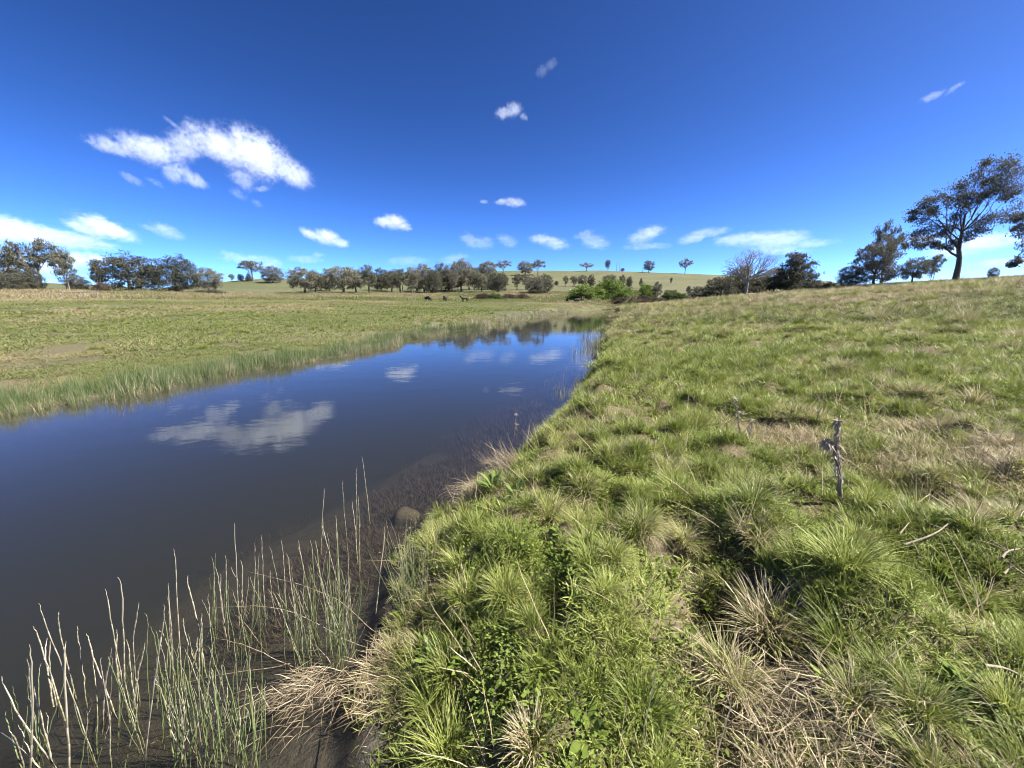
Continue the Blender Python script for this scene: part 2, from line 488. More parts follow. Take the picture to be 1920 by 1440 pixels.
# ------------------------------------------------------------------ terrain
def make_ground():
    a1 = np.linspace(R(-78), R(78), 560)
    a2 = np.linspace(R(78), R(282), 70)[1:-1]
    az = np.concatenate([a1, a2])
    rr = [.22]
    while rr[-1] < 20000:
        q = rr[-1]
        rr.append(q * (1.020 if q < 120 else 1.03 if q < 600 else 1.10))
    rr = np.array(rr)
    A, RR = np.meshgrid(az, rr)
    X, Y = (RR * np.sin(A)).ravel(), (RR * np.cos(A)).ravel()
    Z = ground(X, Y)
    n, k = len(az), len(rr)
    V = np.stack([X, Y, Z], 1)
    i = np.arange(k - 1)[:, None] * n; j = np.arange(n)[None]; j2 = (j + 1) % n
    F = np.stack([i + j, i + n + j, i + n + j2, i + j2], -1).reshape(-1, 4)
    c = len(V)
    V = np.concatenate([V, [[0, 0, gz(0, 0)]]])
    tri = [(int(q), int((q + 1) % n), c) for q in range(n)]
    faces = [tuple(f) for f in F.tolist()] + tri
    X, Y, Z = V[:, 0], V[:, 1], V[:, 2]
    r = np.hypot(X, Y)
    dl, dr = creek_in(X, Y)
    inside = np.minimum(np.minimum(dl, dr), (98 - Y) * .4)
    far = sstep(8, 34, r)
    mud = sstep(-.30, .0, inside)
    # churned, muddy cattle track on the left bank and bare soil patches on the right
    d = -dl
    track = np.exp(-((d - 3.6 - 1.2 * (vnoise(Y * .25, Y * 0, 40) - .5)) / .75) ** 2) * sstep(.36, .54, fbm(X * .5, Y * .5, 41, 3)) * (Y > 4) * (Y < 60)
    mud = np.maximum(mud, track * .45)
    for bx, by, br in ((.70, 1.70, .18), (1.12, 2.02, .24), (.16, 1.8, .14), (.76, 1.67, .17), (.60, 1.95, .10), (.86, 2.5, .15), (1.08, 2.02, .2), (.92, 1.5, .17), (1.5, 3.5, .2)):
        mud = np.maximum(mud, .7 * np.exp(-((X - bx) ** 2 + (Y - by) ** 2) / br ** 2))
    dryz = sstep(.36, .6, fbm(X * .05, Y * .05, 77, 3) + .25) * sstep(88, 116, r) * sstep(165, 135, r) * (X < 20) + .5 * sstep(18, 40, r) * (X > Y * .35) * sstep(110, 90, r) + .2 * (X > 10)
    me = mesh_of('ground', V, faces, M_GROUND, {'far': far, 'mud': mud, 'dryz': dryz}, True)
    tag(new_obj('ground', me), kind='structure')
make_ground()

def make_creek():
    x0, x1, y0, y1, zb = -30, 45, -45, 101, -2.2
    v = [(x0, y0, 0), (x1, y0, 0), (x1, y1, 0), (x0, y1, 0), (x0, y0, zb), (x1, y0, zb), (x1, y1, zb), (x0, y1, zb)]
    f = [(0, 1, 2, 3), (7, 6, 5, 4), (0, 4, 5, 1), (1, 5, 6, 2), (2, 6, 7, 3), (3, 7, 4, 0)]
    tag(new_obj('creek_water', mesh_of('creek_water', v, f, M_WATER)), 'still creek water reflecting the blue sky', kind='structure')
make_creek()

# ------------------------------------------------------------------ clouds
CLOUD_ALT = 900.0
def cloud(label, blobs, density=.02, rough=.66, wisp=.8, thr=.16, scale=1.0, stretch=(1, 1, 1), gain=2.2, depth=.9, alt=CLOUD_ALT):
    """blobs: (px, py, half width px, half height px [, turn in degrees]); a drifting heap of vapour at CLOUD_ALT"""
    cx = sum(b[0] for b in blobs) / len(blobs); cyy = sum(b[1] for b in blobs) / len(blobs)
    X, Y, Z = ray(cx, cyy)
    hyp = math.hypot(X, Y)
    dist = alt / (Z / hyp)                               # horizontal distance
    per = dist / hyp                                     # metres per picture unit
    c = Vector((X * per, Y * per, CAM_Z + Z * per))
    rightv = Vector((Y, -X, 0)).normalized(); fwd = Vector((X, Y, 0)).normalized(); up = Vector((0, 0, 1))
    rnd = random.Random(int(cx * 13 + cyy))
    mpx = per                                            # size of a pixel there
    m, nt, out = nodes('cloud_vapour'); g = G(nt)
    tc = g.n('ShaderNodeTexCoord').outputs['Object']
    warp = g.n('ShaderNodeTexNoise'); warp.inputs['Scale'].default_value = 1 / (90 * mpx); warp.inputs['Detail'].default_value = 3
    nt.links.new(tc, warp.inputs['Vector'])
    env = None
    vs, fs = [], []
    for b in blobs:
        px, py, rx, rz = b[:4]
        ang = R(b[4]) if len(b) > 4 else 0.0
        Xb, Yb, Zb = ray(px, py)
        hb = math.hypot(Xb, Yb)
        # on the vertical plane facing us at that distance
        k = dist / (Xb * fwd.x + Yb * fwd.y)
        ctr = (Vector((Xb * k, Yb * k, CAM_Z + Zb * k)) - c)
        lx, lz = ctr.dot(rightv), ctr.z
        rx, rz = rx * mpx, rz * mpx
        ry = max(rz, min(rx, 2.0 * rz)) * depth
        ly = (rnd.random() - .5) * .5 * ry
        q = g.vec('SUBTRACT', tc, (lx, ly, lz))
        ca, sa = math.cos(ang), math.sin(ang)
        qx = g.math('DIVIDE', g.vec('DOT_PRODUCT', q, (ca, 0, sa)), rx)
        qy = g.math('DIVIDE', g.vec('DOT_PRODUCT', q, (0, 1, 0)), ry)
        qz = g.math('DIVIDE', g.vec('DOT_PRODUCT', q, (-sa, 0, ca)), rz)
        cmb = g.n('ShaderNodeCombineXYZ')
        for s_, v_ in zip(cmb.inputs, (qx, qy, qz)): nt.links.new(v_, s_)
        e = g.math('SUBTRACT', 1.0, g.vec('LENGTH', cmb.outputs[0]))
        env = e if env is None else g.math('SMOOTH_MAX', env, e, .25)
        n0 = len(vs)
        nu, nv = 20, 12
        for iv in range(nv + 1):
            ph = math.pi * iv / nv
            for iu in range(nu):
                th = 2 * math.pi * iu / nu
                lxp, lyp, lzp = rx * 1.04 * math.sin(ph) * math.cos(th), ry * 1.04 * math.sin(ph) * math.sin(th), rz * 1.04 * math.cos(ph)
                vs.append((lx + lxp * ca - lzp * sa, ly + lyp, lz + lxp * sa + lzp * ca))
        for iv in range(nv):
            for iu in range(nu):
                a = n0 + iv * nu + iu; b2 = n0 + iv * nu + (iu + 1) % nu
                fs.append((a, b2, b2 + nu, a + nu))
    st = g.vec('MULTIPLY', tc, stretch)
    # bend the fields with a broad noise so no lobe keeps its round outline
    wv = g.vec('SCALE', g.vec('SUBTRACT', warp.outputs['Color'], (.5, .5, .5)))
    wv.node.inputs['Scale'].default_value = 26 * mpx
    st = g.vec('ADD', st, wv)
    nz = g.noise(st, scale / (30 * mpx), 9, rough, .0)
    nz2 = g.noise(st, scale / (7.5 * mpx), 6, .65, .0)
    nn = g.math('ADD', g.math('MULTIPLY', g.math('SUBTRACT', nz, .52), 3.0), g.math('MULTIPLY', g.math('SUBTRACT', nz2, .5), 1.1))
    d = g.math('ADD', env, g.math('MULTIPLY', nn, wisp))
    d = g.math('MULTIPLY', g.math('SUBTRACT', d, thr), gain, clamp=True)
    d = g.math('MULTIPLY', d, g.mapr(env, 0.0, .45))
    d = g.math('MULTIPLY', d, g.mapr(nz2, .36, .62, .35, 1.25))
    d = g.math('MULTIPLY', d, density * 1.9 / mpx)
    vp = g.n('ShaderNodeVolumeScatter')
    vp.inputs['Color'].default_value = (.68, .71, .77, 1)
    vp.inputs['Anisotropy'].default_value = .0
    nt.links.new(d, vp.inputs['Density'])
    nt.links.new(vp.outputs[0], out.inputs['Volume'])
    m.cycles.volume_step_rate = .10
    me0 = mesh_of('cloud', vs, fs)
    o = bpy.data.objects.new('cloud', me0)
    COL.objects.link(o)
    if len(blobs) > 1:
        md = o.modifiers.new('r', 'REMESH'); md.mode = 'VOXEL'
        md.voxel_size = max(min(b[3] for b in blobs) * mpx / 5, 2.0)
        dg = bpy.context.evaluated_depsgraph_get()
        me = bpy.data.meshes.new_from_object(o.evaluated_get(dg))
        o.modifiers.clear(); o.data = me
    o.data.name = 'cloud'
    o.data.materials.clear(); o.data.materials.append(m)
    o.location = c
    o.rotation_euler = (0, 0, math.atan2(rightv.y, rightv.x))
    return tag(o, label, 'cloud', 'clouds in the blue sky')

cloud('large white two-lobed cumulus cloud high on the left', [
    (215, 275, 58, 17, -6), (285, 285, 62, 30, -8), (350, 268, 48, 34, 25), (375, 252, 38, 28, -30), (420, 275, 66, 42, -25),
    (480, 290, 80, 58, -22), (545, 322, 52, 36, -28), (330, 236, 30, 6, -35), (330, 322, 30, 26, -15), (362, 336, 32, 16, -20), (455, 338, 34, 24, -30), (488, 355, 20, 9, 10)],
    density=.012, wisp=.75)
cloud('small faint wisps below the large left cloud, beside each other', [(247, 334, 24, 11, -30), (290, 341, 20, 8, -25)], density=.006)
cloud('small faint upright wisp under the middle of the large left cloud', [(337, 375, 17, 24, 30)], density=.006)
cloud('small tilted wisp under the right lobe of the large left cloud', [(445, 362, 22, 12, -30), (482, 382, 15, 9, -30)], density=.005)
cloud('wide bright cloud bank at the left edge above the gum trees', [
    (20, 428, 80, 30, -8), (75, 447, 90, 20, -4), (130, 450, 90, 24, -6), (195, 428, 66, 26, -22), (165, 432, 50, 16, -20), (-60, 430, 80, 40, 0)], density=.016, wisp=.6, stretch=(.7, 1, 1.3))
cloud('soft short cloud right of the left-edge cloud bank', [(312, 434, 36, 17, -20), (285, 428, 24, 9, -15)], density=.008)
cloud('white cloud low on the left showing between gum trees', [(130, 488, 50, 24, 0), (175, 487, 32, 17, -10), (95, 500, 40, 20, 0)], density=.014)
cloud('thin flat streak of cloud above the dark trees on the left', [(380, 457, 50, 7, 8)], density=.004)
cloud('pale low cloud behind the umbrella gum on the left hill', [(465, 485, 60, 12, 0), (500, 492, 40, 16, -10), (440, 480, 40, 12, -10)], density=.006)
cloud('flat pale cloud above the first trees of the tree line', [(575, 486, 46, 10, 0), (597, 478, 16, 10, 0)], density=.007)
cloud('white cloud with a hooked left tip left of the sky centre', [(580, 438, 26, 13, -25), (612, 446, 36, 19, -14), (635, 455, 26, 12, -10)], density=.02, wisp=.6)
cloud('faint small puff between two brighter white clouds', [(677, 416, 22, 9, 15)], density=.006)
cloud('rounded white cloud above the middle of the tree line', [(722, 415, 28, 14, 5), (738, 417, 34, 18, -8), (757, 424, 22, 11, -5)], density=.02, wisp=.6)
cloud('tiny bright puff just above the densest trees', [(767, 471, 19, 8, 0)], density=.014)
cloud('long thin veil lying low over the densest trees', [(765, 488, 60, 12, 3), (850, 486, 40, 13, 12)], density=.0045, stretch=(.5, 1, 1.2))
cloud('small lone puff high near the sky centre', [(945, 209, 22, 14, 10), (962, 207, 24, 16, 0), (982, 219, 12, 8, -20)], density=.014, wisp=.6)
cloud('small flat puff high right of the sky centre, very faint', [(1017, 134, 18, 13, 20), (1034, 123, 18, 12, 30)], density=.0035, wisp=.6)
cloud('little oblong white cloud straight above the ridge gap', [(940, 378, 18, 9, 0), (962, 381, 30, 11, -3), (908, 378, 12, 5, 0)], density=.016, wisp=.6)
cloud('streaky thin cloud left of the slanting bright one', [(880, 448, 28, 18, -35), (905, 455, 34, 15, -5), (950, 452, 28, 14, -20)], density=.0055, stretch=(.7, 1, 1.2))
cloud('low pale cloud touching the tops of the ridge trees', [(908, 482, 38, 12, 0)], density=.008)
cloud('small pale puff behind two touching ridge gums', [(1005, 486, 20, 15, 0)], density=.008)
cloud('slanting bright oval cloud in the middle of the low row', [(1015, 447, 30, 14, -8), (1040, 455, 36, 15, -10)], density=.013, stretch=(.7, 1, 1.2))
cloud('tiny puff left of a slightly larger one over the ridge', [(1054, 403, 11, 8, -20)], density=.010)
cloud('tiny puff right of a slightly smaller one over the ridge', [(1093, 399, 13, 7, -10)], density=.012)
cloud('comma-shaped streaked cloud over the ridge gums', [(1095, 438, 28, 10, 15), (1100, 447, 26, 12, -35), (1118, 456, 34, 17, -8)], density=.0075, stretch=(.7, 1, 1.2))
cloud('stacked pair of streaked clouds over the right ridge gum', [(1210, 440, 44, 20, 15), (1225, 432, 34, 13, 0), (1215, 462, 60, 9, 0)], density=.0085, stretch=(.7, 1, 1.2))
cloud('long ragged white cloud streak above the dead tree', [(1310, 443, 50, 15, 15), (1345, 436, 36, 11, 10), (1390, 447, 70, 18, 0), (1450, 450, 76, 22, 0), (1520, 455, 60, 11, 0), (1460, 468, 66, 15, -3)], density=.0095, wisp=.6, stretch=(.6, 1, 1.2))
cloud('small low puff left of the dense dark tree on the right', [(1564, 490, 18, 6, 0)], density=.010)
cloud('white cloud behind the trunk of the tallest gum', [(1840, 455, 70, 24, 0), (1790, 470, 60, 18, 0), (1900, 492, 80, 12, 0), (1740, 450, 50, 18, 0)], density=.010, stretch=(.6, 1, 1.2))
cloud('small bright puff alone high on the right', [(1750, 179, 24, 10, 10), (1790, 166, 20, 7, 35)], density=.009, wisp=.7)

# ------------------------------------------------------------------ grass, rushes, weeds
def blades(rng, n, spread, length, lean, curl, width, segs=3, outward=.6, base=None, tipw=.12, az=None, flat=0.0):
    """n tapered blades; returns (verts, quads, bv, bt)"""
    a0 = rng.random(n) * 2 * math.pi
    rad = spread * np.sqrt(rng.random(n))
    bx, by = rad * np.cos(a0), rad * np.sin(a0)
    bz = np.zeros(n)
    if base is not None: bx, by, bz = base
    ao = np.arctan2(by, bx)
    arnd = rng.random(n) * 2 * math.pi
    a = np.where(rng.random(n) < outward, ao + rng.normal(0, .5, n), arnd)
    if az is not None: a = az + rng.normal(0, .35, n)
    L = length[0] + (length[1] - length[0]) * rng.random(n) ** 1.2
    th0 = lean[0] + (lean[1] - lean[0]) * rng.random(n)
    if outward > 0 and spread > 0 and az is None and base is None:
        th0 = th0 * (.35 + .65 * rad / max(spread, 1e-6)) + rng.normal(0, .06, n)
    cu = curl[0] + (curl[1] - curl[0]) * rng.random(n)
    w = width * (.6 + .8 * rng.random(n))
    face = a + math.pi / 2 + rng.normal(0, .7, n)          # the blade's flat turns this way
    P = np.zeros((n, segs + 1, 3)); P[:, 0] = np.stack([bx, by, bz], 1)
    ds = L / segs
    kink = rng.normal(0, .12, (n, segs))
    for k in range(segs):
        th = th0 + cu * ((k + .5) / segs) ** 1.5
        aa = a + kink[:, k]
        d = np.stack([np.sin(th) * np.cos(aa), np.sin(th) * np.sin(aa), np.cos(th)], 1)
        P[:, k + 1] = P[:, k] + d * ds[:, None]
    if flat: P[:, :, 2] = np.maximum(P[:, :, 2], flat * rng.random((n, 1)))
    t = np.linspace(0, 1, segs + 1)
    wt = np.interp(t, [0, .25, .7, 1], [.75, 1, .72, tipw])
    side = np.stack([np.cos(face), np.sin(face), np.zeros(n)], 1)
    off = side[:, None, :] * (w[:, None, None] * wt[None, :, None] * .5)
    V = np.stack([P - off, P + off], 2).reshape(-1, 3)
    m = (segs + 1) * 2
    i = (np.arange(n) * m)[:, None]; k = (np.arange(segs) * 2)[None]
    F = np.stack([i + k, i + k + 1, i + k + 3, i + k + 2], -1).reshape(-1, 4)
    bv = np.repeat(rng.random(n), m)
    bt = np.tile(np.repeat(t, 2), n)
    return V, F, bv, bt

def merge(parts):
    V, F, bv, bt, o = [], [], [], [], 0
    for v, f, b, t in parts:
        V.append(v); F.append(f + o); bv.append(b); bt.append(t); o += len(v)
    return np.concatenate(V), np.concatenate(F), np.concatenate(bv), np.concatenate(bt)

def blade_mesh(name, parts, mat):
    V, F, bv, bt = merge(parts)
    return mesh_of(name, V, F, mat, {'bv': bv, 'bt': bt})

def leaves_rosette(rng, n, length, width, lean, z0=0.0, spread=.02, segs=4):
    V, F, bv, bt = blades(rng, n, spread, length, lean, (.5, 1.3), 1.0, segs, 1.0)
    m = (segs + 1) * 2
    V = V.reshape(n, segs + 1, 2, 3)
    mid = V.mean(2)
    tang = np.gradient(mid, axis=1)
    side = np.cross(tang, np.array([0, 0, 1.0])[None, None])
    side /= np.linalg.norm(side, axis=2, keepdims=True) + 1e-6
    prof = np.interp(np.linspace(0, 1, segs + 1), [0, .25, .6, .85, 1], [.15, .5, 1, .7, .05])
    w = width * (.7 + .6 * rng.random(n))
    off = side * (w[:, None, None] * prof[None, :, None] * .5)
    wav = rng.normal(0, .08, (n, segs + 1, 1)) * w[:, None, None]
    V = np.stack([mid - off + [0, 0, z0], mid + off + [0, 0, z0]], 2)
    V[:, :, 0, 2] += wav[..., 0]
    return V.reshape(-1, 3), F, bv, bt

def scatter(name, label, cat, co, rot, scl, idx, sources, tint, dry, kind='stuff'):
    """one object of kind stuff: tuft meshes set out on the points co"""
    me = bpy.data.meshes.new(name)
    n = len(co)
    me.from_pydata(np.asarray(co, np.float32), [], [])
    def put(k, typ, arr, field):
        a = me.attributes.new(k, typ, 'POINT'); a.data.foreach_set(field, np.ascontiguousarray(arr).ravel())
    put('rot', 'FLOAT_VECTOR', np.asarray(rot, np.float32), 'vector')
    put('scl', 'FLOAT_VECTOR', np.asarray(scl, np.float32), 'vector')
    put('idx', 'INT', np.asarray(idx, np.int32), 'value')
    put('tint', 'FLOAT', np.asarray(tint, np.float32), 'value')
    put('dry', 'FLOAT', np.asarray(dry, np.float32), 'value')
    o = bpy.data.objects.new(name, me); COL.objects.link(o)
    ng = bpy.data.node_groups.new(name, 'GeometryNodeTree')
    ng.interface.new_socket('Geometry', in_out='INPUT', socket_type='NodeSocketGeometry')
    ng.interface.new_socket('Geometry', in_out='OUTPUT', socket_type='NodeSocketGeometry')
    N, Lk = ng.nodes, ng.links
    gi, go = N.new('NodeGroupInput'), N.new('NodeGroupOutput')
    iop = N.new('GeometryNodeInstanceOnPoints')
    join = N.new('GeometryNodeJoinGeometry')
    for k, sm in enumerate(sources):
        so = bpy.data.objects.new(name + '_tuft', sm)         # only a mesh holder, not linked to the scene
        oi = N.new('GeometryNodeObjectInfo'); oi.inputs['Object'].default_value = so
        oi.inputs['As Instance'].default_value = True
        Lk.new(oi.outputs['Geometry'], join.inputs[0])
    def named(k, dt):
        a = N.new('GeometryNodeInputNamedAttribute'); a.data_type = dt; a.inputs['Name'].default_value = k
        return a.outputs['Attribute']
    e2r = N.new('FunctionNodeEulerToRotation')
    Lk.new(named('rot', 'FLOAT_VECTOR'), e2r.inputs[0])
    Lk.new(gi.outputs[0], iop.inputs['Points'])
    Lk.new(join.outputs[0], iop.inputs['Instance'])
    iop.inputs['Pick Instance'].default_value = True
    Lk.new(named('idx', 'INT'), iop.inputs['Instance Index'])
    Lk.new(e2r.outputs[0], iop.inputs['Rotation'])
    Lk.new(named('scl', 'FLOAT_VECTOR'), iop.inputs['Scale'])
    Lk.new(iop.outputs[0], go.inputs[0])
    md = o.modifiers.new('scatter', 'NODES'); md.node_group = ng
    return tag(o, label, cat, kind=kind)

def sector(rng, n, r0, r1, a0, a1):
    r = np.sqrt(r0 * r0 + (r1 * r1 - r0 * r0) * rng.random(n))
    a = R(a0) + R(a1 - a0) * rng.random(n)
    return r * np.sin(a), r * np.cos(a)

def spread_tufts(name, label, cat, rng, xy, sources, size, keep=None, dry=None, tint=None, tilt=.12, sink=.01, zs=None, follow=0.0):
    x, y = xy
    if keep is not None:
        pick = lambda q: q[keep] if isinstance(q, np.ndarray) else q
        x, y, dry, size, tint, zs = x[keep], y[keep], pick(dry), pick(size), pick(tint), pick(zs)
    n = len(x)
    z = ground(x, y) - sink
    s = (size if isinstance(size, np.ndarray) else np.full(n, size)) * (.75 + .5 * rng.random(n))
    gx, gy = rng.normal(0, tilt, n), rng.normal(0, tilt, n)
    if follow:                                         # lie along the slope of the ground
        e = np.broadcast_to(np.asarray(follow, float), (n,)) * .5 + .02
        zx1, zx0, zy1, zy0 = ground(x + e, y), ground(x - e, y), ground(x, y + e), ground(x, y - e)
        gx, gy = -(zx1 - zx0) / (2 * e), -(zy1 - zy0) / (2 * e)
        z = .5 * z + .125 * (zx1 + zx0 + zy1 + zy0) - .5 * sink
    up = np.stack([gx, gy, np.ones(n)], 1); up /= np.linalg.norm(up, axis=1, keepdims=True)
    sp = rng.random(n) * 6.2832
    h = np.stack([np.cos(sp), np.sin(sp), np.zeros(n)], 1)
    ex = h - up * (h * up).sum(1, keepdims=True); ex /= np.linalg.norm(ex, axis=1, keepdims=True)
    ey = np.cross(up, ex)
    rot = np.stack([np.arctan2(ey[:, 2], up[:, 2]), -np.arcsin(np.clip(ex[:, 2], -1, 1)), np.arctan2(ex[:, 1], ex[:, 0])], 1)
    hs = s * (zs if zs is not None else 1)
    scl = np.stack([s, s, hs * (.8 + .4 * rng.random(n))], 1)
    idx = rng.integers(0, len(sources), n)
    tint = tint if tint is not None else rng.random(n)
    dry = dry if dry is not None else np.full(n, .3)
    return scatter(name, label, cat, np.stack([x, y, z], 1), rot, scl, idx, sources, tint, dry)

rg = np.random.default_rng(7)
def patch(rng, radius, tufts, per, tuft_r, length, lean, curl, width, segs=3, outward=.4, flat_n=0):
    """a disc of turf made of many small clumps, so neighbouring discs knit together"""
    a = rng.random(tufts) * 6.2832; rr = radius * np.sqrt(rng.random(tufts))
    cx, cy_ = np.repeat(rr * np.cos(a), per), np.repeat(rr * np.sin(a), per)
    hs = np.repeat(.6 + .8 * rng.random(tufts), per)
    n = tufts * per
    ox, oy = rng.normal(0, tuft_r, n), rng.normal(0, tuft_r, n)
    V, F, bv, bt = blades(rng, n, 1.0, length, lean, curl, width, segs, outward, base=(ox, oy, np.zeros(n)))
    m = (segs + 1) * 2
    V = V.reshape(n, m, 3)
    root = V[:, :2].mean(1, keepdims=True)
    V = (V - root) * hs[:, None, None] + root + np.stack([cx, cy_, np.zeros(n)], 1)[:, None]
    bv = np.clip(np.repeat(np.repeat(rng.random(tufts), per), m) * .45 + bv * .55, 0, 1)
    parts = [(V.reshape(-1, 3), F, bv, bt)]
    if flat_n:
        parts.append(blades(rng, flat_n, radius, (length[1] * .6, length[1] * 1.5), (1.15, 1.52), (-.1, .3), width * .9, 3, 0))
    return parts

# tuft shapes -- near
TURF = [blade_mesh('turf_patch', patch(rg, .19, 46, 11, .015, (.022, .075), (.1, 1.1), (.2, 1.3), .0042, 3, .5, 60), M_GRASS) for _ in range(5)]
MED = [blade_mesh('grass_tuft', [blades(rg, 120, .055, (.10, .25), (.15, .95), (.3, 1.4), .0058, 4, .8),
                                 blades(rg, 30, .07, (.06, .14), (.6, 1.5), (.2, .9), .004, 3, .7)], M_GRASS) for _ in range(4)]
TUSS = [blade_mesh('tussock_tuft', [blades(rg, 230, .085, (.16, .36), (.15, 1.15), (.4, 1.7), .0056, 4, .9),
                                    blades(rg, 60, .10, (.10, .22), (.9, 1.6), (.2, .9), .0036, 3, .9)], M_GRASS) for _ in range(3)]
THATCH = [blade_mesh('dead_thatch', [blades(rg, 170, .20, (.08, .24), (1.1, 1.55), (-.1, .4), .0040, 3, .1)], M_GRASS) for _ in range(4)]
STALK = [blade_mesh('dry_stalks', [blades(rg, 7, .10, (.18, .42), (.3, 1.3), (-.2, .6), .0042, 4, .2)], M_GRASS) for _ in range(3)]
def clover(rng, n=170, rad=.10):
    """low ground cover: little upturned leaves"""
    c = np.stack([rng.normal(0, rad, n), rng.normal(0, rad, n), .015 + .05 * rng.random(n)], 1)
    a = rng.random(n) * 6.283; s = .005 + .007 * rng.random(n)
    u = np.stack([np.cos(a), np.sin(a), rng.normal(0, .35, n)], 1) * s[:, None]
    v = np.stack([-np.sin(a), np.cos(a), rng.normal(0, .35, n)], 1) * s[:, None] * .7
    V = np.stack([c - u, c - v, c + u, c + v], 1).reshape(-1, 3)
    F = np.arange(n * 4).reshape(n, 4)
    return V, F, np.repeat(rng.random(n), 4), np.full(n * 4, .6)
CLOV = [blade_mesh('clover_mat', [clover(rg)], M_WEED) for _ in range(3)]
DOCK = [blade_mesh('broad_weed', [leaves_rosette(rg, 12, (.07, .16), .035, (.5, 1.2))], M_WEED) for _ in range(3)]
# coarser, for farther off
MID = [blade_mesh('field_patch', patch(rg, .55, 95, 8, .04, (.04, .15), (.2, 1.1), (.2, 1.3), .009, 3, .5, 50), M_GRASS) for _ in range(5)]
MIDL = [blade_mesh('field_patch', patch(rg, .55, 95, 8, .04, (.04, .15), (.2, 1.1), (.2, 1.3), .009, 3, .5, 50), M_FIELD) for _ in range(5)]
MIDX = [blade_mesh('field_patch', patch(rg, 1.3, 150, 8, .09, (.05, .20), (.2, 1.1), (.2, 1.2), .016, 2, .5, 40), M_FIELD) for _ in range(5)]
FAR = [blade_mesh('pasture_patch', patch(rg, 3.2, 230, 7, .18, (.08, .28), (.2, 1.0), (.2, 1.0), .028, 2, .4, 20), M_FIELD) for _ in range(5)]
FARX = [blade_mesh('far_patch', patch(rg, 4.0, 150, 7, .3, (.18, .50), (.15, .9), (.2, 1.0), .05, 2, .4), M_FIELD) for _ in range(4)]

def shore(x, y):
    dl, dr = creek_in(x, y)
    return np.minimum(np.minimum(dl, dr), (98 - y) * .4), dl, dr

def dryness(x, y):
    """0 = lush, 1 = dead, in patches"""
    return np.clip(.17 + 1.3 * (fbm(x * 1.1 + 5, y * 1.1, 21, 4) - .47) + .9 * (fbm(x * .25, y * .25, 22, 3) - .5) - .22 * np.exp(-((x - 1.8) ** 2 + (y - 1.1) ** 2) / .7) - .15 * np.exp(-((x + .3) ** 2 + (y - 1.3) ** 2) / .5), 0, 1)

BARE = [(.70, 1.70, .17), (1.14, 2.05, .26), (1.04, 1.75, .20), (.92, 1.48, .17), (.80, 1.2, .14), (.16, 1.8, .16), (.86, 2.5, .15), (.62, 1.95, .09), (1.5, 3.5, .2), (.35, 2.9, .12)]
def not_bare(x, y, rng):
    p = 1 - .92 * sstep(.64, .70, fbm(x * 2.6 + 9, y * 2.6, 91, 2)) * (np.hypot(x, y) < 9)     # gaps of dark bare ground between clumps
    for bx, by, br in BARE:
        p *= 1 - .93 * np.exp(-((x - bx) ** 2 + (y - by) ** 2) / br ** 2)
    return rng.random(len(x)) < p

